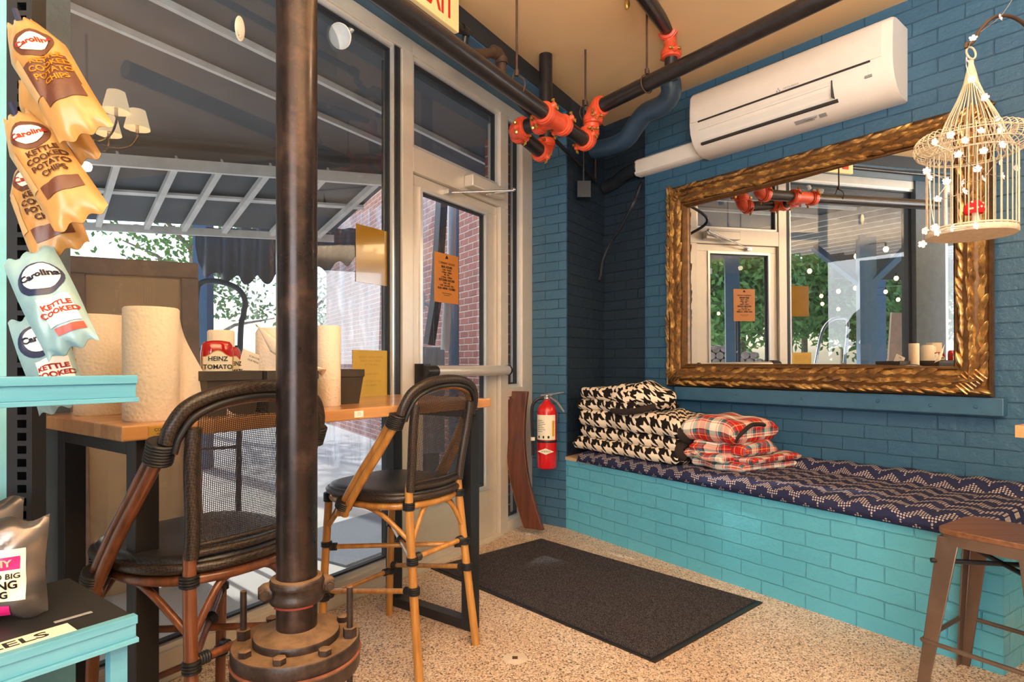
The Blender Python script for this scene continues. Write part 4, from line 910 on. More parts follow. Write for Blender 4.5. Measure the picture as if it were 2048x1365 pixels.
acp = [(0, 3.018), (-.17, 3.018), (-.205, 3.010), (-.222, 2.985), (-.228, 2.90), (-.228, 2.80), (-.220, 2.745), (-.198, 2.695), (-.160, 2.650), (-.110, 2.622), (-.05, 2.612), (0, 2.615)]
extr(acp, .293, 1.505, 1).part('body', M['white'], ac, smooth=50)
fp = [(-.20, 3.012), (-.226, 2.985), (-.234, 2.90), (-.234, 2.812), (-.228, 2.812), (-.22, 2.98)]
extr(fp, .305, 1.455).part('front_panel', M['white'], ac, smooth=40)
MB().box(1.468, 1.472, -.236, -.02, 2.64, 3.019).part('seam', M['slot'], ac, smooth=0) if False else None
MB().box(.36, 1.40, -.2345, -.222, 2.802, 2.811).part('air_slot', M['slot'], ac, smooth=0)
lp = [(-.226, 2.775), (-.212, 2.722), (-.190, 2.682), (-.184, 2.686), (-.206, 2.725), (-.219, 2.776)]
lo = extr(lp, .345, 1.20).part('louvre', M['white2'], ac, smooth=50)
MB().box(.355, 1.22, -.190, -.150, 2.664, 2.679).part('outlet_gap', M['slot'], ac, smooth=0); MB().box(1.202, 1.207, -.229, -.190, 2.684, 2.776).part('outlet_gap', M['slot'], ac, smooth=0)
for k in range(4): pass
MB().box(.36, 1.19, -.2265, -.222, 2.752, 2.7535).part('louvre_rib', M['white2'], lo, smooth=0)
text('MITSUBISHI', .016, M['grey'], ac, basis((.98, -.2346, 2.822), (1, 0, 0), (0, 0, 1)), 'logo_lettering', .0002, sx=1.1); 
m = MB()
for k, (dx_, dz_) in enumerate(((0, .008), (-.008, -.004), (.008, -.004))): c = V(.905+dx_, -.2346, 2.823+dz_); m.add([c+V(0, 0, .007), c+V(.005, 0, 0), c+V(0, 0, -.007), c+V(-.005, 0, 0)], [(0, 1, 2, 3)])
m.part('logo_mark', M['grey'], ac, smooth=0, fix=False)
m = MB()
for k in range(4): m.box(1.385, 1.390, -.2260+k*.002, -.220, 2.785-k*.014, 2.790-k*.014)
m.box(1.37, 1.405, -.2235, -.21, 2.728, 2.740); m.part('indicator', M['grey'], ac, smooth=0)
m = MB(); m.box(1.03, 1.09, -.150, -.145, 2.63, 2.64); 
bm_ = basis((1.02, -.1375, 2.634), (1, 0, 0), (0, -.05, .028))
for k in range(4): m.box(-.06, .05-.01*(k % 2), -.014+k*.008, -.010+k*.008, 0, .0015, bm_)
m.box(.08, .12, -.014, .012, 0, .0015, bm_); m.part('rating_label', M['grey'], ac, smooth=0)
cv = MB(); pr = [(0, 2.636), (-.06, 2.636), (-.078, 2.650), (-.082, 2.70), (-.078, 2.745), (-.06, 2.760), (0, 2.760)]
cvo = extr(pr, -.292, .372, 1)
cvo.solo('line_cover', M['white'], 'white plastic duct cover running from the air conditioner to the corner', 'duct cover', (0, -.04, 2.64), 'R')
# ------------------------------------------------------------------ fire extinguisher on the pilaster
ec = V(.248, 4.27, 0); fe = thing('fire_extinguisher', 'red fire extinguisher hanging on the blue brick pilaster beside the bench', 'fire extinguisher', (ec.x, ec.y, .46))
MB().lathe([(.001, .455), (.055, .455), (.066, .462), (.070, .475), (.070, .84), (.066, .875), (.052, .905), (.030, .925), (.022, .935), (.022, .95)], (ec.x, ec.y, 0), 32).part('cylinder', M['red'], fe)
MB().lathe([(.0707, .665), (.0712, .70), (.0712, .82), (.0707, .84)], (ec.x, ec.y, 0), 20, a0=math.radians(-165), a1=math.radians(-38)).part('instruction_label', M['label'], fe)
m = MB(); 
for k in range(3): a = math.radians(-140+k*28); m.ell((ec.x+.0715*math.cos(a), ec.y+.0715*math.sin(a), .685), (.008, .002, .010), 8, 6)
for k in range(7):
    a = math.radians(-120); m.lathe([(.0716, .80-k*.013), (.0716, .803-k*.013)], (ec.x, ec.y, 0), 6, a0=math.radians(-155), a1=math.radians(-118+8*(k % 3)))
m.part('label_print', M['ink'], fe, smooth=0, fix=False)
MB().lathe([(.0716, .69), (.0716, .80)], (ec.x, ec.y, 0), 4, a0=math.radians(-62), a1=math.radians(-46)).part('label_band', M['bagyellow'], fe, fix=False)
MB().lathe([(.072, .645), (.073, .648), (.073, .658), (.072, .661)], (ec.x, ec.y, 0), 32).part('strap', M['black'], fe)
da = math.radians(-100); dc = V(ec.x+.0725*math.cos(da), ec.y+.0725*math.sin(da), .585); tx = V(-math.sin(da), math.cos(da), 0)
bm_ = basis(dc, tx, Z); MB().prism([(-.058, 0), (0, -.022), (.058, 0), (0, .022)], 0, .0012, bm_).part('badge', M['label'], fe, smooth=0, label='white diamond badge')
text('AMEREX', .019, M['ink'], fe, basis(dc+V(math.cos(da), math.sin(da), 0)*.0016, tx, Z), 'badge_lettering', .0002)
MB().tube([(ec.x, ec.y, .93), (ec.x, ec.y, .975)], .018, 12).ell((ec.x, ec.y, .955), (.026, .026, .018), 12, 8).part('valve', M['chrome'], fe)
MB().tube([(ec.x-.04, ec.y, .972), (ec.x+.04, ec.y-.03, .985), (ec.x+.12, ec.y-.06, 1.000)], [.010, .009, .006], 6).tube([(ec.x+.02, ec.y-.02, .965), (ec.x+.07, ec.y-.04, .93), (ec.x+.115, ec.y-.06, .862)], [.009, .009, .006], 6).part('handle', M['chrome'], fe)
MB().tube(spline([(ec.x-.02, ec.y, .955), (ec.x-.07, ec.y-.01, .945), (ec.x-.105, ec.y-.01, .89), (ec.x-.105, ec.y-.01, .75), (ec.x-.10, ec.y-.01, .6), (ec.x-.10, ec.y-.01, .55)], 6), .011, 8).part('hose', M['black'], fe)
MB().tube([(ec.x-.10, ec.y-.01, .655), (ec.x-.10, ec.y-.01, .68)], .016, 8).part('hose_clip', M['label'], fe)
# curved barrel stave leaning on the side light
def stave():
    mb = MB(); n_ = 24; vs = []
    for i in range(n_+1):
        v = i/n_; px_c = 1046+(1062-1046)*v+0; bow = -28*math.sin(PI*(v*.86+.1))+14*v**2
        top, bot = 783, 1058; py = top+(bot-top)*v; d = 4.32-.13*v
        c = P(px_c+bow*.75, py, d)
        w = .070; th = .030; wx = V(.80, -.42, 0).normalized(); nn = V(-.42, -.80, 0).normalized()
        if nn.y > 0: nn = -nn
        for (a, b) in ((-w, 0), (w, .012), (w, .012-th), (-w, -th)): vs.append(c+wx*a-nn*b)
    fs = [(i*4+j, i*4+(j+1) % 4, (i+1)*4+(j+1) % 4, (i+1)*4+j) for i in range(n_) for j in range(4)]+[(0, 1, 2, 3), (n_*4, n_*4+1, n_*4+2, n_*4+3)]
    return mb.add(vs, fs)
sv = thing('barrel_stave', 'curved dark wooden barrel stave leaning against the side window by the extinguisher', 'stave', tuple(P(1060, 1058, 4.19)))
st_ = stave(); so = st_.part('stave', M['stave'], sv, smooth=40, bevel=.004)
# pale worn left edge of the stave
e_ = MB(); pts = [Vector(st_.v[i*4]) for i in range(25)]; pts2 = [Vector(st_.v[i*4+3]) for i in range(25)]
off = V(-.80, .42, 0).normalized()*.002
vs = [];  [vs.extend((a+off, b+off)) for a, b in zip(pts, pts2)]
e_.add(vs, [(i*2, i*2+1, i*2+3, i*2+2) for i in range(24)]); e_.tube([a+off*2.5 for a in pts], .012, 8); e_.part('worn_edge', M['stave_edge'], sv, smooth=60, fix=False, label='pale orange worn edge')
# ------------------------------------------------------------------ floor mat and floor drain plug
mc = [(.198, 4.091), (-.48, 3.512), (.572, 2.4), (1.252, 3.0)]
m = MB(); m.prism(mc, .0, .008); fm = thing('floor_mat', 'large charcoal speckled doormat lying on the pebble floor before the bench', 'mat', (.4, 3.2, 0))
m.part('rubber_edge', M['black'], fm, smooth=0)
cc = V(sum(p[0] for p in mc)/4, sum(p[1] for p in mc)/4, 0); MB().prism([(cc.x+(x-cc.x)*.965, cc.y+(y-cc.y)*.97) for x, y in mc], .008, .013).part('pile', M['mat'], fm, smooth=0)
p = floorpt(1030, 1318); MB().lathe([(.001, .003), (.035, .003), (.05, .0005)], (p.x, p.y, 0), 20).solo('floor_plug', plain('concrete_patch', (206, 190, 172), .8), 'small pale round patch in the pebble floor before the mat', 'floor plug', (p.x, p.y, 0))
MB().box(p.x-.011, p.x+.011, p.y-.011, p.y+.011, .003, .0045).solo('floor_bolt', M['rust'], 'rusty square bolt head in the pale floor patch', 'bolt', (p.x, p.y, .003), smooth=0)
# ------------------------------------------------------------------ black column on its bolted flange
cx0, cy0 = -.564, 1.573; ZF = .50
co = thing('pipe_column', 'blackened steel pipe column rising from a rusty bolted cast iron flange', 'column', (cx0, cy0, 0))
MB().tube([(cx0, cy0, ZF), (cx0, cy0, CZ)], .0515, 40).part('pipe', M['pole'], co)
zc = .612
MB().lathe([(.052, zc-.030), (.066, zc-.030), (.070, zc-.022), (.070, zc-.012), (.067, zc-.008), (.067, zc+.008), (.070, zc+.012), (.070, zc+.020), (.064, zc+.030), (.052, zc+.032)], (cx0, cy0, 0), 36).part('coupling', M['iron'], co, label='dusty iron clamp coupling')
MB().lathe([(.052, zc-.036), (.0665, zc-.034), (.0665, zc-.029)], (cx0, cy0, 0), 36, a0=-2.2, a1=-.6).part('gasket_paint', plain('dull_red_paint', (124, 44, 28), .6), co)
for a in (math.radians(205), math.radians(25)):
    e = V(math.cos(a), math.sin(a), 0); s_ = V(-e.y, e.x, 0); p = V(cx0, cy0, zc)+e*.080
    MB().tube([p-e*.022, p, p+e*.014], [.026, .024, .014], 12).part('clamp_ear', M['iron'], co)
    MB().tube([p-s_*.030, p+s_*.030], .008, 10).tube([p-s_*.026, p-s_*.014], .014, 6).tube([p+s_*.014, p+s_*.026], .014, 6).part('clamp_bolt', M['iron'], co)
MB().lathe([(.001, ZF-.02), (.108, ZF-.02), (.109, ZF-.006), (.106, ZF), (.075, ZF+.004), (.056, ZF+.012), (.050, ZF+.014)], (cx0, cy0, 0), 48).part('upper_disc', M['iron'], co)
MB().lathe([(.001, ZF-.055), (.158, ZF-.055), (.160, ZF-.050), (.160, ZF-.024), (.157, ZF-.019), (.001, ZF-.018)], (cx0, cy0, 0), 56).part('flange', M['iron'], co)
MB().lathe([(.001, ZF-.062), (.150, ZF-.062), (.163, ZF-.060), (.164, ZF-.056), (.150, ZF-.055)], (cx0, cy0, 0), 56).part('flange_gasket', plain('red_brown_gasket', (140, 84, 60), .8, var=.3, scale=30), co)
MB().lathe([(.095, 0), (.16, 0), (.16, .02), (.105, .03), (.104, ZF-.14), (.125, ZF-.115), (.158, ZF-.100), (.161, ZF-.092), (.161, ZF-.064), (.157, ZF-.062), (.001, ZF-.062)], (cx0, cy0, 0), 56).part('base_fitting', M['iron'], co)
for k in range(8):
    a = math.radians(k*45+3); p = V(cx0+.137*math.cos(a), cy0+.137*math.sin(a), 0)
    if k in (0, 4):
        r = MB().tube([p+Z*.12, p+Z*(.606 if k == 4 else .612)], .0082, 12).part('threaded_rod', M['iron'], co)
        m = MB(); m.tube([p+Z*(ZF-.018), p+Z*(ZF+.006)], .018, 6); m.part('nut', M['iron'], r)
    else:
        MB().tube([p+Z*(ZF-.018), p+Z*(ZF-.004), p+Z*(ZF-.002)], [.0165, .0165, .012], 6).part('bolt_head', M['iron'], co)
# ------------------------------------------------------------------ drink table
TT, TL, TD = 1.042, 1.518, .615
tb = thing('drink_table', 'narrow butcher block bar table with black steel loop legs along the window', 'table', (TL/2, TD/2, 0), 'T')
MB().box(0, TL, 0, TD, TT-.040, TT).part('table_top', M['butcher'], tb, smooth=0, bevel=.004)
for x in (.045, TL-.105):
    m = MB(); w = .058
    m.box(x, x+w, .03, .03+w, 0, TT-.04); m.box(x, x+w, TD-.03-w, TD-.03, 0, TT-.04); m.box(x, x+w, .03+w, TD-.03-w, 0, .045); m.box(x, x+w, .03+w, TD-.03-w, TT-.085, TT-.04)
    m.part('loop_leg', M['black'], tb, smooth=0, bevel=.002)
pl_ = MB().box(.062, .150, -.0022, 0, TT-.034, TT-.006).part('name_plate', M['plaque'], tb, smooth=0, bevel=.0006, label='small gold name plate')
text('CONSDALE', .0115, M['ink'], pl_, basis((.106, -.0024, TT-.016), (1, 0, 0), (0, 0, 1)), 'lettering', .0002); text('COMMUNITY TABLE', .0052, M['ink'], pl_, basis((.106, -.0024, TT-.027), (1, 0, 0), (0, 0, 1)), 'lettering', .0002)
st = MB().box(.735, .775, -.0012, 0, TT-.032, TT-.009).part('number_sticker', M['paper'], tb, smooth=0, label='white sticker numbered 20')
text('20', .017, M['grey'], st, basis((.755, -.0014, TT-.0205), (1, 0, 0), (0, 0, 1)), 'lettering', .0002, bold=-.0003)
# ------------------------------------------------------------------ paper towels
def towel_roll(x, y, r, h, label, z=TT, fr='T', tail=None, group='paper towel rolls on the window table', lean=0):
    t = thing('paper_towel_roll', label, 'paper towel roll', (x, y, z), fr, group=group)
    Mx = Matrix.Translation((x, y, z)) @ Matrix.Rotation(lean, 4, 'Y')
    MB().lathe([(.018, 0), (r-.003, 0), (r, .004), (r, h-.005), (r-.004, h), (.021, h-.002), (.019, h-.02)], n=40, M=Mx).part('roll', M['towel'], t, smooth=50)
    MB().lathe([(.0185, .002), (.0185, h-.001), (.0200, h-.001), (.0200, .002)], n=24, M=Mx).part('cardboard_core', M['cardboard'], t)
    if tail:
        mb = MB(); pts, z1 = tail
        sp_ = spline([(*p, 0) for p in pts], 6); n_ = len(sp_)-1
        def fn(u, v): 
            q = sp_[min(n_, int(round(u*n_)))]; f_ = u**1.05
            zt = z+h*(1-z1*f_); return (q.x+.02*f_*(1-v), q.y-.01*f_*(1-v), z+.003+(zt-z-.003)*v)
        mb.grid(fn, n_, 12); mb.part('loose_sheet', M['towel'], t, smooth=60, fix=False, solid=.0015)
    return t
towel_roll(.125, .128, .070, .315, 'big white paper towel roll in front, its loose sheet hanging open toward the boxes', tail=([(.185, .10), (.21, .12), (.25, .120), (.29, .105), (.325, .080)], 1.0))
towel_roll(.115, .46, .066, .310, 'paper towel roll behind the big front one, near the hanging snack bags', tail=([(.18, .44), (.20, .40), (.215, .36)], .5))
towel_roll(.772, .190, .043, .300, 'slim half-used paper towel roll standing alone right of the black column')
# ------------------------------------------------------------------ dark wooden boxes with ketchup and menus
def caddy(x0, x1, y0, y1, label):
    t = thing('condiment_box', label, 'box', ((x0+x1)/2, (y0+y1)/2, TT), 'T', group='dark condiment boxes on the window table')
    m = MB(); b, tp = TT, TT+.135; w = .008; k = .012
    def ring_(z, ins): return [(x0+ins, y0+ins, z), (x1-ins, y0+ins, z), (x1-ins, y1-ins, z), (x0+ins, y1-ins, z)]
    R_ = [ring_(b, k), ring_(tp-.03, 0), ring_(tp, 0), ring_(tp, w), ring_(b+.01, k+w)]
    vs = [p for r_ in R_ for p in r_]; fs = [(i*4+j, i*4+(j+1) % 4, (i+1)*4+(j+1) % 4, (i+1)*4+j) for i in range(4) for j in range(4)]+[(3, 2, 1, 0), (16, 17, 18, 19)]
    m.add(vs, fs); m.part('box', M['basket'], t, smooth=0)
    m = MB()
    for a, b_, c_, d_ in ((x0-.004, x1+.004, y0-.004, y0+.004), (x0-.004, x1+.004, y1-.004, y1+.004), (x0-.004, x0+.004, y0, y1), (x1-.004, x1+.004, y0, y1)): m.box(a, b_, c_, d_, tp-.028, tp+.001)
    m.part('rim', M['basket'], t, smooth=0, bevel=.0015); return t
caddy(.255, .425, .075, .33, 'dark condiment box at the left, holding the ketchup bottles')
caddy(.440, .625, .06, .31, 'dark condiment box half hidden behind the black column')
caddy(.790, .945, .20, .44, 'dark condiment box at the right end, behind the slim towel roll')
def ketchup(x, y, z, label, rz=0, s=1.0):
    t = thing('ketchup_bottle', label, 'bottle', (x, y, z), 'T', rz, group='ketchup bottles in the left box')
    ORG[t.name] = V(0, 0, 0); m = MB(); n_ = 28; vs = []
    lv = [(0, .020, .014), (.02, .022, .016), (.022, .030, .020), (.05, .040, .024), (.085, .046, .027), (.13, .047, .028), (.155, .044, .026), (.166, .036, .020), (.170, .015, .01)]
    for z_, a, b in lv:
        for k in range(n_):
            q = 2*PI*k/n_; ce = lambda v_: math.copysign(abs(v_)**.75, v_); vs.append((ce(math.cos(q))*a*s, ce(math.sin(q))*b*s, z_*s))
    fs = [(i*n_+k, i*n_+(k+1) % n_, (i+1)*n_+(k+1) % n_, (i+1)*n_+k) for i in range(len(lv)-1) for k in range(n_)]+[tuple(range(n_-1, -1, -1)), tuple((len(lv)-1)*n_+k for k in range(n_))]
    m.add(vs, fs); m.part('bottle', M['ketchup'], t, smooth=70)
    MB().lathe([(.001, -.004), (.026, -.004), (.026, .022), (.022, .026)], n=20, M=Matrix.Diagonal((s, s*.8, s, 1))).part('cap', M['white'], t)
    # keystone label
    lb = MB(); pr_ = [(-.036, .070), (.036, .070), (.040, .118), (.030, .120), (.022, .132), (0, .137), (-.022, .132), (-.030, .120), (-.040, .118)]
    def cv(p, e): return (p[0]*s, -(.0268+e-.010*(abs(p[0])/.047)**2.6)*s, p[1]*s)
    gm = [cv((a*1.07, .1+(b-.1)*1.10), .0012) for a, b in pr_]; wm = [cv(p, .0018) for p in pr_]
    def fan(pts, e):
        mm = MB(); N_ = 10; 
        xs = sorted(set([p[0] for p in pr_]+[-.036+.0072*i for i in range(11)]))
        return mm
    for pts_, mt, e, sc_ in ((pr_, M['gold_ink'], .0012, 1.08), (pr_, M['label'], .0020, 1.0)):
        mm = MB(); N_ = 12; cols = []
        for i in range(N_+1):
            x_ = -.040+.080*i/N_; a_ = abs(x_)
            top_ = .137-.013*(a_/.022)**2 if a_ < .022 else (.124-(a_-.022)*.4 if a_ < .030 else .119); lo_ = .068
            cols.append((cv((x_*sc_, .1+(lo_-.1)*sc_), e), cv((x_*sc_, .1+(top_-.1)*sc_), e)))
        vv = [q_ for c_ in cols for q_ in c_]; mm.add(vv, [(i*2, i*2+2, i*2+3, i*2+1) for i in range(N_)]); mm.part('label', mt, t, smooth=80, fix=False)
    text('HEINZ', .019*s, M['ink'], t, basis((0, -.0292*s, .113*s), (1, 0, 0), (0, 0, 1)), 'lettering', .0002, bold=.0004)
    text('TOMATO', .019*s, M['ink'], t, basis((0, -.0292*s, .088*s), (1, 0, 0), (0, 0, 1)), 'lettering', .0002, bold=.0005)
    return t
k1 = ketchup(.325, .150, TT+.060, 'upside-down red ketchup bottle with a cream keystone label, in front in the left box', math.radians(-24), 1.0)
k2 = ketchup(.395, .215, TT+.045, 'second ketchup bottle leaning behind the front one in the left box', math.radians(20), 1.0)
tt_ = towel_roll(.410, .285, .042, .165, 'short stub of paper towel standing behind the ketchup bottles', z=TT+.105)
# fanned paper towel with a loose pointed sheet
t = thing('paper_towel_roll', 'unrolling paper towel with a pointed sheet, half hidden by the black column', 'paper towel roll', (.53, .2, TT+.02), 'T', group='paper towel rolls on the window table')
c_ = (.555, .215, TT+.02); MB().lathe([(.018, 0), (.055, 0), (.055, .245), (.046, .262), (.02, .264)], c_, 32).part('roll', M['towel'], t, smooth=50)
def fan_(u, v):
    a = V(.445, .13, TT+.285); b = V(.66, .08, TT+.115); c2 = V(.52, .12, TT+.14); d2 = V(.66, .04, TT+.130)
    p = a.lerp(b, u); q = a.lerp(c2, min(1, u*1.2)).lerp(d2, max(0, u-.5)*1.6)
    r_ = p.lerp(q, v); r_ = r_+V(0, -.03*math.sin(PI*v)*u, .015*math.sin(PI*v)*u); return tuple(r_)
m = MB(); m.grid(fan_, 20, 10); m.part('loose_sheet', M['towel'], t, smooth=80, fix=False, solid=.0015)
def card(p, w, h, rx, rz, label, lines, group='menu cards in the condiment boxes'):
    t = thing('menu_card', label, 'card', p, 'T', group=group)
    bm_ = Matrix.Translation(p) @ Matrix.Rotation(rz, 4, 'Z') @ Matrix.Rotation(rx, 4, 'Y') @ Matrix.Rotation(PI/2, 4, 'X')
    m = MB(); m.box(-w/2, w/2, 0, h, -.0008, .0008, bm_); m.part('card', M['paper'], t, smooth=0)
    for i, (s, y, sz) in enumerate(lines): text(s, sz, M['ink'], t, bm_ @ Matrix.Translation((0, y, .0012)), 'lettering', .0001)
    return t
card((.44, .20, TT+.05), .10, .15, math.radians(18), math.radians(8), 'white menu card tilted between the two left boxes', [('SCAN FOR', .135, .009), ('OUR MENU', .122, .009)])
card((.845, .33, TT+.03), .10, .17, math.radians(-24), math.radians(12), 'white menu card leaning out of the right end box', [('MENU', .15, .012)])
# ------------------------------------------------------------------ bistro bar chairs
def make_chair(loc, rz, wd, label):
    t = thing('bar_chair', label, 'chair', loc, 'N', rz, group='woven bistro bar chairs at the window table'); ORG[t.name] = V(0, 0, 0); ZS = .665
    def S(sgn): return V(sgn, 1, 1)
    L_ = {}
    for sgn in (-1, 1):
        rl = [(.180*sgn, -.075, 0), (.168*sgn, -.035, .33), (.155*sgn, .0, ZS), (.152*sgn, -.005, .74)]
        fl_ = [(.200*sgn, .455, 0), (.195*sgn, .440, .33), (.188*sgn, .42, ZS-.01)]
        MB().tube(spline(rl, 6), .0168, 14).part('leg', M[wd], t); MB().tube(spline(fl_, 6), .0165, 14).part('leg', M[wd], t)
        L_[sgn] = (rl, fl_)
    def rp(sgn, z): k = z/ZS; return V(.180-.025*k, -.075+.075*k, z)*1.0 if sgn > 0 else V(-(.180-.025*k), -.075+.075*k, z)
    def fp_(sgn, z): k = z/ZS; return V((.200-.012*k)*sgn, .455-.035*k, z)
    def wraps(p, d, r=.0195, n_=5, pitch=.0075, parent=t):
        p, d = Vector(p), Vector(d).normalized(); m = MB()
        for k in range(n_):
            c = p+d*(k-(n_-1)/2)*pitch; a = d.orthogonal().normalized(); b = d.cross(a)
            m.tube([c+(a*math.cos(q)+b*math.sin(q))*r for q in [2*PI*i/14 for i in range(14)]], .0042, 6, closed=True)
        m.tube([p-d*n_*pitch*.5, p+d*n_*pitch*.5], r*.98, 14); m.part('binding', M['black'], parent, label='black cord binding')
    # seat
    def seat(mb, z0, z1, grow=0, top=False):
        n_ = 48; out = []
        for k in range(n_):
            a = 2*PI*k/n_; c, s = math.cos(a), math.sin(a); p_ = .62 if s > 0 else .85
            x = math.copysign(abs(c)**p_, c)*(.238+grow); y = .215+math.copysign(abs(s)**p_, s)*(.248+grow); out.append((x, y))
        return out
    o_ = seat(None, 0, 0); m = MB(); n_ = len(o_); prf = [(.985, ZS-.004), (1.0, ZS+.004), (1.0, ZS+.026), (.97, ZS+.036), (.88, ZS+.040), (.5, ZS+.036), (.02, ZS+.033)]
    vs = [((x)*k, .215+(y-.215)*k, z) for k, z in prf for x, y in o_]; fs = [(i*n_+j, i*n_+(j+1) % n_, (i+1)*n_+(j+1) % n_, (i+1)*n_+j) for i in range(len(prf)-1) for j in range(n_)]+[tuple(range(n_-1, -1, -1))]
    m.add(vs, fs); m.part('seat', M['weave'], t, smooth=60, label='black woven seat')
    m = MB(); m.tube([(x*1.004, .215+(y-.215)*1.004, ZS+.012) for x, y in o_], .014, 8, closed=True); m.part('seat_border', M['weave_br'], t, smooth=80, label='dark brown woven seat border')
    m = MB(); m.tube([(x*.955, .215+(y-.215)*.955, ZS-.020) for x, y in o_], .0150, 10, closed=True); m.part('seat_ring', M[wd], t, smooth=80)
    for sgn in (-1, 1):
        wraps((.156*sgn, .0, ZS-.018), (0, 0, 1), .0205, 4); wraps((.188*sgn, .42, ZS-.025), (0, 0, 1), .0205, 5)
    # woven back
    ts = []
    for sgn in (-1, 1):
        pts = spline([(.152*sgn, -.003, .705), (.156*sgn, -.015, .80), (.170*sgn, -.035, .94), (.172*sgn, -.05, 1.04)], 6)
        MB().tube(pts, .0185, 12).part('back_post', M['weave_br'], t, smooth=80, label='dark brown woven back post')
    arch = [(-.226, -.018, .995), (-.218, -.030, 1.035), (-.186, -.045, 1.083), (-.11, -.060, 1.115), (0, -.066, 1.126), (.11, -.060, 1.115), (.186, -.045, 1.083), (.218, -.030, 1.035), (.226, -.018, .995)]
    sa = spline(arch, 6)
    MB().tube([p+V(0, -.006, .012) for p in sa], .0185, 14).part('back_arch', M['weave_br'], t, smooth=80, label='dark brown woven top arch')
    m = MB(); m.tube([p*1.0+V(-p.x*.10, .006, -.016) for p in sa], .0135, 12); m.part('arch_cane', M[wd], t, smooth=80)
    m = MB(); m.tube([p+V(-p.x*.06, -.018, -.012) for p in sa], .008, 8); m.part('arch_cane', M['black'], t, smooth=80)
    def back(u, v):
        hw = .150+.018*v; x = (u*2-1)*hw; zt = 1.010+.088*math.sqrt(max(0, 1-(x/.21)**2)); z = .725+(zt-.725)*v
        return (x, -.003-.055*v**1.3-.020*(1-(u*2-1)**2), z)
    m = MB(); m.grid(back, 16, 16, .34, .40); m.part('back_mesh', M['mesh'], t, smooth=80, fix=False, label='open black woven back')
    MB().tube(spline([(-.152, -.004, .715), (0, -.026, .712), (.152, -.004, .715)], 6), .0115, 10).tube([(-.152, -.004, .735), (-.08, -.018, .736), (0, -.024, .736), (.08, -.018, .736), (.152, -.004, .735)], .006, 8).part('back_rail', M['weave_br'], t, smooth=80)
    for sgn in (-1, 1):   # double canes sweeping down to the seat sides
        for k in (0, 1):
            pts = spline([(.226*sgn, -.018+k*.030, 1.0), (.246*sgn, .045+k*.031, .89), (.264*sgn, .125+k*.032, .77), (.274*sgn, .215+k*.032, .635), (.272*sgn, .230+k*.032, .605)], 6)
            MB().tube(pts, .0155, 12).part('side_cane', M[wd], t, smooth=80)
        wraps((.229*sgn, -.002, .985), (0, -.42, 1), .031, 7, .008); wraps((.272*sgn, .232, .650), (0, -.5, 1), .031, 4, .008)
    # rungs and braces
    zf, zx = .215, .44
    def rung(a, b, r=.0105): 
        MB().tube([a, b], r, 10).part('rung', M[wd], t); d = (b-a).normalized()
        wraps(a+d*.030, d, r*1.25, 4, .007); wraps(b-d*.030, d, r*1.25, 4, .007)
    rung(fp_(-1, zf), fp_(1, zf)); rung(rp(-1, zx), fp_(1, zx)); rung(rp(1, zx-.012), fp_(-1, zx-.012)); rung(rp(-1, zx+.01), rp(1, zx+.01)); rung(rp(-1, .33), fp_(-1, .24)); rung(rp(1, .33), fp_(1, .24))
    for sgn in (-1, 1):
        for z in (zx, zf if 0 else .33): wraps(rp(sgn, z), (0, 0, 1), .0195, 4)
        wraps(fp_(sgn, zf), (0, 0, 1), .0195, 4); wraps(fp_(sgn, zx), (0, 0, 1), .0195, 3)
    cc_ = (rp(-1, zx)+fp_(1, zx))/2; wraps(cc_, (1, .6, 0), .017, 5)
    m = MB(); m.tube(spline([rp(-1, .50), (-.10, -.012, .60), (-.05, -.004, .635), (.05, -.004, .635), (.10, -.012, .60), rp(1, .50)], 6), .0100, 10); m.part('brace', M[wd], t)
    for sgn in (-1, 1):
        a, b = rp(sgn, .51), fp_(sgn, .51); m = MB(); m.tube(spline([a, (.20*sgn, .10, .61), (.215*sgn, .20, .640)], 6), .0100, 10); m.part('brace', M[wd], t)
        m = MB(); m.tube(spline([b, (.20*sgn, .34, .60), (.215*sgn, .27, .640)], 6), .0100, 10); m.part('brace', M[wd], t)
    a, b = fp_(-1, .51), fp_(1, .51); m = MB(); m.tube(spline([a, (-.10, .435, .61), (0, .44, .635), (.10, .435, .61), b], 6), .010, 10); m.part('brace', M[wd], t)
    return t
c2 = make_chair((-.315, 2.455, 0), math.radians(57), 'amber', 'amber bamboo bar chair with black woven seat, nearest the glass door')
c1 = make_chair((-.735, 1.655, 0), math.radians(57), 'bamboo_lit_red', 'bamboo bar chair, its lighting painted in red brown, with black woven seat, left behind the black column')
# ------------------------------------------------------------------ metal stool
so = V(1.526, 2.165, 0); e1v = V(.563, -.827, 0).normalized(); e2v = V(.822, .57, 0).normalized(); Wd = .31; ZT = .61
stl = thing('metal_stool', 'bronze steel stool with a dark wooden seat cut off by the right edge', 'stool', tuple(so+e1v*Wd/2+e2v*Wd/2))
bs = basis(so+e1v*Wd/2+e2v*Wd/2, e1v, e2v); hw = Wd/2
def rr(h_, r, n_=5): 
    out = []
    for cx_, cy_, a0 in ((h_-r, h_-r, 0), (-h_+r, h_-r, 90), (-h_+r, -h_+r, 180), (h_-r, -h_+r, 270)):
        for i in range(n_+1): a = math.radians(a0+90*i/n_); out.append((cx_+r*math.cos(a), cy_+r*math.sin(a)))
    return out
MB().prism(rr(hw, .045), ZT-.020, ZT, bs).part('seat', M['stoolwood'], stl, smooth=40, bevel=.003, label='dark wooden seat')
m = MB(); o_ = rr(hw-.004, .042); i_ = rr(hw-.010, .038); n_ = len(o_); 
vs = [(*p, ZT-.020) for p in o_]+[(*p, ZT-.058) for p in o_]+[(*p, ZT-.058) for p in i_]+[(*p, ZT-.020) for p in i_]
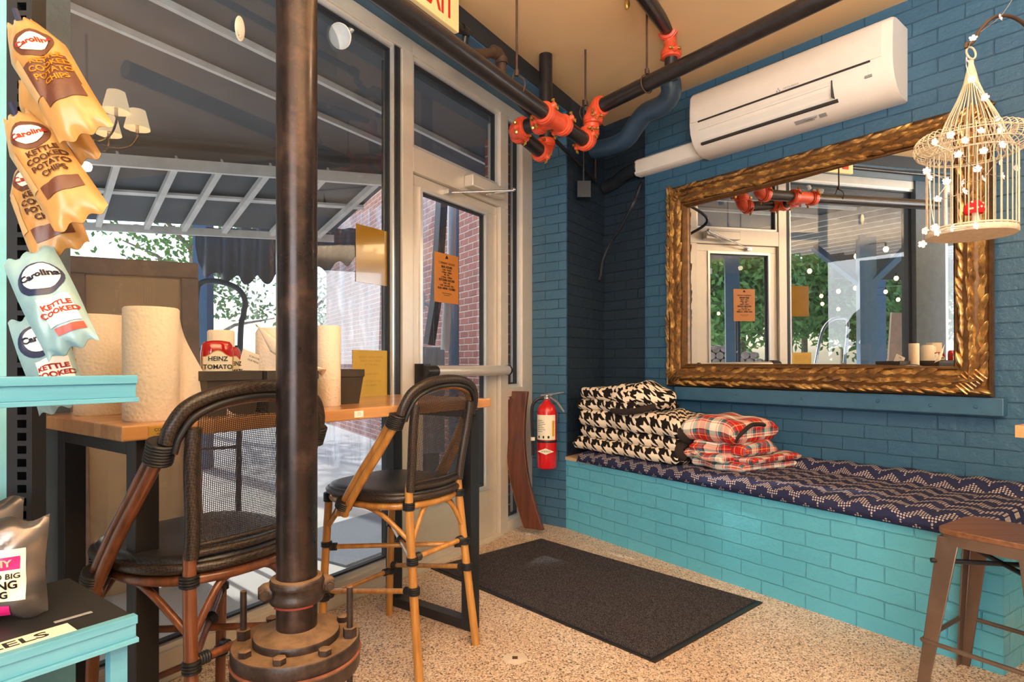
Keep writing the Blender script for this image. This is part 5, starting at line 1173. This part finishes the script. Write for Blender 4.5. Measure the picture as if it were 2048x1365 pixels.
m.add(vs, [(k*n_+j, k*n_+(j+1) % n_, ((k+1) % 4)*n_+(j+1) % n_, ((k+1) % 4)*n_+j) for k in range(4) for j in range(n_)], None, bs); m.part('apron', M['bronze'], stl, smooth=40)
for sx in (-1, 1):
    for sy in (-1, 1):
        tp = [(sx*(hw-.006), sy*(hw-.006)), (sx*(hw-.075), sy*(hw-.006)), (sx*(hw-.075), sy*(hw-.012)), (sx*(hw-.014), sy*(hw-.014)), (sx*(hw-.012), sy*(hw-.075)), (sx*(hw-.006), sy*(hw-.075))]
        bw = hw+.045; bt = [(sx*bw, sy*bw), (sx*(bw-.036), sy*bw), (sx*(bw-.036), sy*(bw-.006)), (sx*(bw-.008), sy*(bw-.008)), (sx*(bw-.006), sy*(bw-.036)), (sx*bw, sy*(bw-.036))]
        m = MB(); vs = [(*p, ZT-.03) for p in tp]+[(*p, 0) for p in bt]
        m.add(vs, [(j, (j+1) % 6, 6+(j+1) % 6, 6+j) for j in range(6)]+[(5, 4, 3, 2, 1, 0), (6, 7, 8, 9, 10, 11)], None, bs); m.part('leg', M['bronze'], stl, smooth=30, bevel=.003, label='flared bronze steel leg')
q_ = hw+.028
for a, b in (((-q_, -q_), (q_, -q_)), ((q_, -q_), (q_, q_)), ((q_, q_), (-q_, q_)), ((-q_, q_), (-q_, -q_))):
    MB().tube([(*a, .20), (*b, .20)], .0085, 8, M=bs).part('foot_rail', M['bronze'], stl)
for a, b in (((-q_+.02, -q_+.02), (q_-.02, q_-.02)), ((-q_+.02, q_-.02), (q_-.02, -q_+.02))): MB().tube([(*a, .49), (*b, .49)], .009, 8, M=bs).part('cross_brace', M['black'], stl)
# corner of another table at the right edge
a = P(2030, 851, 1.7); m = MB(); bm_ = basis(a, (.55, -.83, 0), (.83, .55, 0)); m.box(0, .5, 0, .5, -.034, 0, bm_)
t = m.solo('wood_table', M['butcher'], 'orange butcher block tabletop corner just entering at the right edge', 'table', tuple(a), smooth=0)
m = MB(); m.box(.25, .30, .25, .30, -a.z, -.034, bm_); m.part('pedestal', M['black'], t, smooth=0)
# ------------------------------------------------------------------ bird cage
g0 = P(1942, 466, 1.90); R_ = .117; hz = g0.z
bc = thing('bird_cage', 'cream wire birdcage with a pointed top and blossom lights, hanging at upper right', 'birdcage', tuple(g0))
MB().lathe([(.001, -.010), (R_, -.010), (R_+.003, -.006), (R_+.003, .004), (R_, .008), (.001, .008)], tuple(g0), 40).part('base', M['cream'], bc, label='round cream base board')
zr = .245; zt = .500
for k in range(36):
    a = 2*PI*k/36; c_, s_ = math.cos(a), math.sin(a)
    MB().tube([g0+V(c_*R_, s_*R_, 0), g0+V(c_*R_, s_*R_, zr)], .0019, 5).part('bar', M['cream'], bc, smooth=80)
for zz_, rr_ in ((zr, R_), (.012, R_)): MB().tube([g0+V(math.cos(2*PI*i/48)*rr_, math.sin(2*PI*i/48)*rr_, zz_) for i in range(48)], .003, 6, closed=True).part('hoop', M['cream'], bc, smooth=80)
for k in range(44):
    a = 2*PI*k/44; c_, s_ = math.cos(a), math.sin(a)
    pf = [(R_, zr), (R_+.028, zr+.014), (R_+.036, zr+.042), (R_+.020, zr+.066), (R_-.010, zr+.064), (R_-.028, zr+.040), (R_-.034, zr+.020)]
    MB().tube([g0+V(c_*r_, s_*r_, z_) for r_, z_ in spline([(a_, b_, 0) for a_, b_ in pf], 3) and [(q.x, q.y) for q in spline([(a_, b_, 0) for a_, b_ in pf], 3)]], .0015, 5).part('brim_wire', M['cream'], bc, smooth=80)
m = MB()
for rr_, zz_ in ((R_+.036, zr+.042), (R_-.010, zr+.065), (R_+.028, zr+.014)): m.tube([g0+V(math.cos(2*PI*i/48)*rr_, math.sin(2*PI*i/48)*rr_, zz_) for i in range(48)], .0018, 6, closed=True)
m.part('brim_hoop', M['cream'], bc, smooth=80)
for k in range(32):
    a = 2*PI*k/32; c_, s_ = math.cos(a), math.sin(a)
    pts = [g0+V(c_*r_, s_*r_, z_) for r_, z_ in ((R_-.002, zr), (R_-.022, zr+.035), (.068, zr+.11), (.036, zr+.18), (.019, zr+.228))]
    MB().tube(spline(pts, 3), .0017, 5).part('roof_wire', M['cream'], bc, smooth=80)
MB().lathe([(.022, zr+.222), (.014, zr+.262), (.007, zr+.290), (.008, zr+.298), (.004, zr+.306)], tuple(g0), 16).part('cap', M['cream'], bc)
m = MB(); cc_ = g0+V(0, 0, zr+.325); m.tube([cc_+V(.014*math.cos(a), .006*math.sin(a), .022*math.sin(a)) for a in [2*PI*i/20 for i in range(20)]], .003, 6, closed=True); m.part('hanging_ring', M['cream'], bc)
# iron arm
hk_ = cc_+V(-.004, 0, .022)
MB().tube(spline([hk_+V(-.012, 0, -.006), hk_+V(-.010, 0, .008), hk_+V(.008, 0, .010), hk_+V(.045, .01, .062), hk_+V(.10, .02, .105), hk_+V(.18, .04, .110), hk_+V(.30, .10, .08), hk_+V(.62, .30, .0)], 6), .0055, 8).solo('iron_hook', M['rust'], 'curved rusty iron arm holding the birdcage at the top right', 'hook', tuple(hk_))
# blossom string lights
def blossom(p, seed):
    m = MB(); rnd = random.Random(seed); ax = V(rnd.uniform(-1, 1), -1.2, rnd.uniform(-.6, .6)).normalized(); u = ax.orthogonal().normalized(); w = ax.cross(u)
    for k in range(5):
        a = 2*PI*k/5; d = u*math.cos(a)+w*math.sin(a); e = ax.cross(d); c = p+d*.0065
        m.add([p, c+e*.0050+ax*.003, p+d*.0115+e*.003+ax*.005, p+d*.0115-e*.003+ax*.005, c-e*.0050+ax*.003], [(0, 1, 2, 3, 4)])
    return m
bl_px = [(1998, 36, 1.9), (1946, 78, 1.9), (1932, 122, 1.86), (1943, 160, 1.85), (1969, 195, 1.84), (1992, 240, 1.80), (1996, 250, 1.8), (1900, 270, 1.8), (1962, 263, 1.79), (1999, 262, 1.78), (1867, 285, 1.8), (1928, 282, 1.78), (2003, 291, 1.78), (1966, 303, 1.78), (1916, 310, 1.78), (1998, 322, 1.80), (1852, 343, 1.82), (2031, 338, 1.86), (1954, 339, 1.78), (1857, 356, 1.81), (2003, 353, 1.80), (1893, 364, 1.78), (1922, 366, 1.78), (1964, 359, 1.78), (1927, 384, 1.78), (1874, 400, 1.79), (1902, 456, 1.77), (1948, 453, 1.77), (1870, 455, 1.78), (1872, 465, 1.78), (1848, 462, 1.82), (1845, 488, 1.82)]
t = thing('blossom_string', 'string of pale pink blossom lights wound round the birdcage', 'string lights', tuple(g0+V(0, -.12, 0)))
for i, (px, py, d) in enumerate(bl_px): blossom(P(px, py, d), i).part('blossom', M['pinklamp'], t, smooth=0, fix=False)
wire = [P(2024, 0, 1.9)]+[P(*bl_px[i]) for i in (0, 1, 2, 3, 4, 5, 8, 7, 10, 14, 18, 20, 17, 15, 23, 22, 24, 25, 21, 16, 19, 28, 26, 27, 29, 30, 31)]
MB().tube(spline(wire, 4), .0009, 4).part('wire', M['chrome'], t, smooth=80)
mp = P(1948, 440, 1.90); ms = thing('toy_mushroom', 'red felt toadstool with white spots standing inside the birdcage', 'mushroom', (mp.x, mp.y, hz+.008))
MB().ell((mp.x+.01, mp.y, hz+.014), (.042, .030, .018), 16, 10).part('moss', M['moss'], ms)
MB().tube([(mp.x+.008, mp.y, hz+.02), (mp.x+.004, mp.y, hz+.065)], [.012, .009], 12).part('stem', M['label'], ms)
MB().lathe([(.001, .072), (.014, .070), (.024, .058), (.028, .042), (.024, .030), (.012, .032), (.001, .034)], (mp.x, mp.y, hz+.03), 24).part('cap', M['mush'], ms)
m = MB(); rnd = random.Random(4)
for k in range(9): a = -PI/2+rnd.uniform(-1.5, 1.5); z_ = rnd.uniform(.04, .066); r_ = .027 if z_ < .05 else .022; m.ell((mp.x+r_*math.cos(a), mp.y+r_*math.sin(a), hz+.03+z_), .0035, 8, 6)
m.part('spots', M['label'], ms)
# ------------------------------------------------------------------ display rack at the left
FR['S2'] = (S0, AS)
rk = thing('display_rack', 'black slotted upright rack with turquoise washed shelves cut off by the left edge', 'rack', (-.06, .32, 0), 'S')
UX0, UX1 = .030, .066     # upright in rack frame
up_l, up_r = P(38, 400, 1.08), P(74, 400, 1.12)
def toS(p): dx, dy = p.x-S0[0], p.y-S0[1]; c, s = math.cos(AS), math.sin(AS); return V(dx*c+dy*s, -dx*s+dy*c, p.z)
ul, ur = toS(P(14, 400, 1.06)), toS(P(66, 400, 1.06)); print('upright', ul, ur)
m = MB(); bm_ = basis((0, 0, 0), (1, 0, 0), (0, 1, 0))
pu = P(40, 400, 1.08); wv = V(1, .05, 0).normalized(); dvv = V(-.05, 1, 0)
org_ = fpt('S', 0, 0); 
def toSl(p): return toS(Vector(p))
a0, a1 = P(14, 0, 1.08), P(40, 0, 1.08); b0, b1 = P(47, 0, 1.08), P(63, 0, 1.08)
def colbox(mb, xa, xb, y0, y1, z0, z1):
    vs = [toSl((x, y, z)) for z in (z0, z1) for y in (y0, y1) for x in (xa, xb)]
    mb.add(vs, [(0, 2, 3, 1), (4, 5, 7, 6), (0, 1, 5, 4), (2, 6, 7, 3), (0, 4, 6, 2), (1, 3, 7, 5)])
m = MB(); x_l, x_r = P(13, 0, 1.08).x, P(64, 0, 1.08).x; wU = x_r-x_l
colbox(m, x_l, x_l+wU*.42, 1.08, 1.11, 0, 2.4); colbox(m, x_r-wU*.22, x_r, 1.08, 1.11, 0, 2.4); colbox(m, x_l, x_r, 1.108, 1.113, 0, 2.4)
z_ = .30
while z_ < 2.38: colbox(m, x_l+wU*.42, x_r-wU*.22, 1.08, 1.085, z_, z_+.009); z_ += .0235
m.part('slotted_upright', M['black'], rk, smooth=0)
m = MB(); colbox(m, x_l-.5, x_l-.002, 1.085, 1.10, .0, 2.4); m.part('back_panel', plain('pale_turquoise_panel', (132, 190, 190), .5), rk, smooth=0, label='pale turquoise back panel')
for zs, dep in ((1.181, .22), (.801, .29)):
    sh = MB().box(-.62, 0, .012, dep, zs-.010, zs-.002).part('shelf', M['black'], rk, smooth=0, label='black shelf board')
    m = MB(); m.box(-.62, .002, -.004, .012, zs-.012, zs+.001); m.box(-.62, .001, .000, .006, zs-.034, zs-.012); m.box(-.62, .003, -.006, .006, zs-.041, zs-.034); m.part('shelf_edge', M['teal_wood'], sh, smooth=0, bevel=.0008, label='turquoise washed shelf edge')
m = MB(); m.prism([(-.028, .02), (-.004, .02), (-.004, .04), (-.028, .04)], .36, .765); m.part('shelf_bracket', M['teal_wood'], rk, smooth=0)
MB().box(-.62, -.03, .16, .175, 0, .76).part('lower_panel', M['teal_panel'], rk, smooth=0)
cdp = [toS(Vector(floorpt(px, py, .802))) for px, py in ((-60, 1305), (-60, 1345), (138, 1264), (95, 1252))]
t = thing('price_card', 'cream shelf card lettered PRETZELS lying on the lower black shelf edge', 'card', (-.16, .03, .8015), 'S')
MB().box(-.30, -.075, .012, .052, .8005, .802).part('card', M['label'], t, smooth=0)
text('PRETZELS', .030, M['ink'], t, basis((-.185, .032, .8021), (1, 0, 0), (0, 1, 0)), 'lettering', .0001, sx=1.25, bold=.0006)
MB().box(-.085, -.035, .070, .078, .8000, .8008).solo('tape_strip', M['grey'], 'short silver strip of tape stuck on the lower black shelf', 'tape', (-.06, .075, .8), 'S', smooth=0)
# snack bags: crumpled pillow pouches
def pouch(p, ax, ay, w, h, th, seed, taper=False):
    """front mesh of a pouch centred at p with axes ax (right) and ay (down the bag)"""
    ax, ay = Vector(ax).normalized(), Vector(ay).normalized(); nz_ = ax.cross(ay).normalized(); ay2 = nz_.cross(ax)
    if nz_.y > 0: nz_ = -nz_
    mb = MB(); nu, nv = 22, 30
    def fn(sg):
        def g(u, v):
            x = (u*2-1); y = (v*2-1); e = (1-abs(x)**2.6)*(1-abs(y)**3.2); tk = th*max(0, e)**.62
            cr = .007*abs(math.sin(x*2.2+seed*1.7+y*2.6))*e+.004*abs(math.sin(y*5+x*4+seed))*e+(.0015*math.sin(y*90) if abs(y) > .9 else 0)
            pin = 1-.07*math.cos(y*PI/2)*0-.05*(1-abs(y))*0
            xx = x*w/2*((min(1, .42+v*1.9) if taper else 1)-.03*math.sin(y*3+seed)); yy = y*h/2+(.005*math.sin(x*9+seed) if abs(y) > .9 else 0)
            bend = .10*h*(y*.5)**2*0
            return tuple(p+ax*xx+ay2*yy+nz_*(sg*tk*.5+cr*(1 if sg > 0 else .4)))
        return g
    g1 = fn(1)
    def drp(x, y, e):
        v = min(.98, max(.02, .5-y/h)); k = (min(1, .42+v*1.9) if taper else 1)-.03*math.sin((v*2-1)*3+seed); u = min(.98, max(.02, .5+x/(w*k))); return Vector(g1(u, v))+nz_*e
    global DRAPE; DRAPE = drp
    mb.grid(g1, nu, nv, w, h); mb.grid(fn(-1), nu, nv, w, h)
    B = Matrix(((ax.x, -ay2.x, nz_.x, p.x), (ax.y, -ay2.y, nz_.y, p.y), (ax.z, -ay2.z, nz_.z, p.z), (0, 0, 0, 1)))
    if B.to_3x3().determinant() < 0: B = B @ Matrix.Diagonal((1, 1, 1, 1))
    return mb, B
def onbag(_, mat, name, parent, B, x, y, rx, ry, e=.0012):
    mb = MB(); d = DRAPE; mb.grid(lambda u, v: tuple(d(x+rx*v*math.cos(2*PI*u), y+ry*v*math.sin(2*PI*u), e)), 24, 6); return mb.part(name, mat, parent, smooth=80, fix=False)
def patch(mat, name, parent, x0, x1, y0, y1, e=.0014):
    d = DRAPE; return MB().grid(lambda u, v: tuple(d(x0+(x1-x0)*u, y0+(y1-y0)*v, e)), 14, 10).part(name, mat, parent, smooth=80, fix=False)
def bagtext(body, size, mat, parent, x, y, e=.0026, sx=1.0, bold=.0005):
    o = text(body, size, mat, parent, Matrix.Translation(ORG[parent.name]), 'lettering', .0001, 'CENTER', sx, bold=bold); g = ORG[parent.name]
    for v in o.data.vertices: v.co = DRAPE(v.co.x+x, v.co.y+y, e)-g
    return o
YB = [((44, 40), (168, 272), 1.03, .088, .044, 0.0, 'large kraft yellow snack bag hanging topmost on the clip strip'),
      ((66, 150), (150, 332), 1.07, .080, .040, 1.0, 'kraft yellow snack bag mostly hidden under the topmost one'),
      ((38, 226), (160, 444), 1.02, .088, .040, 2.0, 'kraft yellow snack bag third from the top, lettered KETTLE COOKED'),
      ((62, 330), (118, 508), 1.06, .090, .042, 3.0, 'kraft yellow snack bag lowest of the yellow ones')]
for i, ((xa, ya_), (xb, yb_), d, w, th, sd, lb) in enumerate(YB):
    a, b = P(xa, ya_, d+.02), P(xb, yb_, d-.02); ay = b-a; h = ay.length; c = (a+b)/2
    ax = V(ay.z, .25, -ay.x) if False else Vector((-ay.z, .30*h, ay.x)); ax = ax.normalized()
    if ax.x < 0: ax = -ax
    t = thing('snack_bag', lb, 'snack bag', tuple(a), 'N', group='yellow snack bags on the clip strip')
    mb, B = pouch(c, ax, ay, w, h*1.0, th, sd, True); mb.part('bag', M['kraft'], t, smooth=70, fix=False)
    if i in (0, 2, 3):
        onbag(None, M['bagbrown'], 'emblem', t, B, .004, .050, w*.34, .030); onbag(None, M['label'], 'emblem', t, B, .004, .050, w*.25, .020, .0022)
        bagtext('Carolina', .015, M['bagred'], t, .004, .050, .0034)
        if i == 0: patch(M['bagbrown'], 'print', t, -.030, .036, -.050, .012)
        bagtext('KETTLE\nCOOKED\nPOTATO\nCHIPS', .0145, M['bagbrown'] if i else M['bagyellow'], t, .008, -.012)
        patch(M['bagbrown'], 'print', t, -.026, .034, -.074, -.050)
        patch(M['kraftlabel'], 'nutrition_panel', t, -w*.47, -w*.34, -.05, .03); 
    clp = MB(); clp.tube([a+V(-.004, -.01, .012), a+V(.006, -.012, -.012)], .005, 6); clp.part('clip', M['bagnavy'], t, label='small blue clip')
for i, ((xa, ya_), (xb, yb_), d, w, th, sd, lb) in enumerate((((62, 505), (140, 702), 1.00, .082, .040, 5.0, 'pale blue snack bag hanging below the yellow ones'), ((72, 628), (122, 818), 1.04, .078, .038, 6.0, 'lower pale blue snack bag hanging behind the turquoise shelf edge'))):
    a, b = P(xa, ya_, d+.02), P(xb, yb_, d-.02); ay = b-a; h = ay.length; c = (a+b)/2; ax = Vector((-ay.z, .30*h, ay.x)).normalized()
    if ax.x < 0: ax = -ax
    t = thing('snack_bag', lb, 'snack bag', tuple(a), 'N', group='blue snack bags on the clip strip')
    mb, B = pouch(c, ax, ay, w, h, th, sd); mb.part('bag', M['bluebag'], t, smooth=70, fix=False)
    onbag(None, M['bagnavy'], 'emblem', t, B, .006, .028, .033, .032); onbag(None, M['paper'], 'emblem', t, B, .009, .031, .026, .025, .0022)
    bagtext('Carolina', .0155, M['bagnavy'], t, .008, .033, .0034, bold=.0007)
    patch(M['paper'], 'print', t, -.010, .034, -.062, -.010); patch(M['bagred'], 'print', t, -.006, .034, -.078, -.066)
    bagtext('KETTLE\nCOOKED', .0125, M['bagred'], t, .012, -.034)
m = MB(); a = P(141, 752, 1.05); m.box(a.x, a.x+.010, a.y, a.y+.001, a.z-.02, a.z+.03); m.solo('price_tag', M['bagyellow'], 'small yellow tag showing beside the lower blue snack bag', 'tag', tuple(a), smooth=0)
# jerky bags on the lower shelf
for i, (p, w, h, lb) in enumerate(((toS(P(-26, 1132, .93)), .155, .152, 'front silver and black snack bag with magenta bands on the lower shelf'), (toS(P(-62, 1108, .99)), .15, .170, 'silver snack bag standing behind the front one on the lower shelf'))):
    pw = fpt('S', *p); pw.z = .803+h/2; t = thing('snack_bag', lb, 'snack bag', (pw.x, pw.y, .802), 'N', group='silver snack bags on the lower shelf')
    mb, B = pouch(pw, V(.94, .34, .0), V(.10, 0, -1), w, h, .040, 8+i*2); mb.part('bag', M['blackbag'], t, smooth=70, fix=False); f0 = .029
    if i == 0:
        patch(M['label'], 'printed_label', t, -.05, .056, -.045, .035); patch(M['magenta'], 'printed_band', t, -.05, .050, .004, .024, .0022); patch(M['magenta'], 'printed_band', t, -.05, .036, -.068, -.052)
        bagtext('FLAVOR SO BIG', .0115, M['ink'], t, .010, -.006, bold=.0002); bagtext('SMACKING', .0180, M['ink'], t, .008, -.020, sx=.85); bagtext('KING', .0160, M['ink'], t, .018, -.035, sx=.85)
        bagtext('CRUNCHY', .0150, M['label'], t, .004, .014, .0034)
# ------------------------------------------------------------------ chandeliers behind the camera (seen reflected in the glass)
def chandelier(p, label, n_=6, r=.26):
    t = thing('chandelier', label, 'chandelier', tuple(p)); p = Vector(p)
    MB().tube([p+V(0, 0, -.20), p+V(0, 0, CZ-p.z)], .008, 8).lathe([(.001, -.24), (.02, -.22), (.035, -.18), (.02, -.14), (.012, -.08), (.012, .0)], tuple(p), 16).part('stem', M['brass'], t)
    for k in range(n_):
        a = 2*PI*k/n_+.3; d = V(math.cos(a), math.sin(a), 0)
        o = MB().tube(spline([p+V(0, 0, -.17), p+d*r*.4+V(0, 0, -.22), p+d*r*.8+V(0, 0, -.20), p+d*r+V(0, 0, -.13), p+d*r+V(0, 0, -.07)], 5), .006, 8).part('arm', M['brass'], t)
        c = p+d*r; MB().lathe([(.072, -.07), (.046, .045)], (c.x, c.y, c.z), 24).part('shade', M['shade'], o, fix=False)
        MB().tube([c+V(0, 0, -.10), c+V(0, 0, -.03)], .010, 8).part('candle', M['label'], o)
    l = light('chandelier_light', 'POINT', p+V(0, 0, -.36), 8, (1, .78, .5), .03); return t
chandelier((.36, 1.76, 2.74), 'brass chandelier with lit cream shades reflected in the window beside the bags')
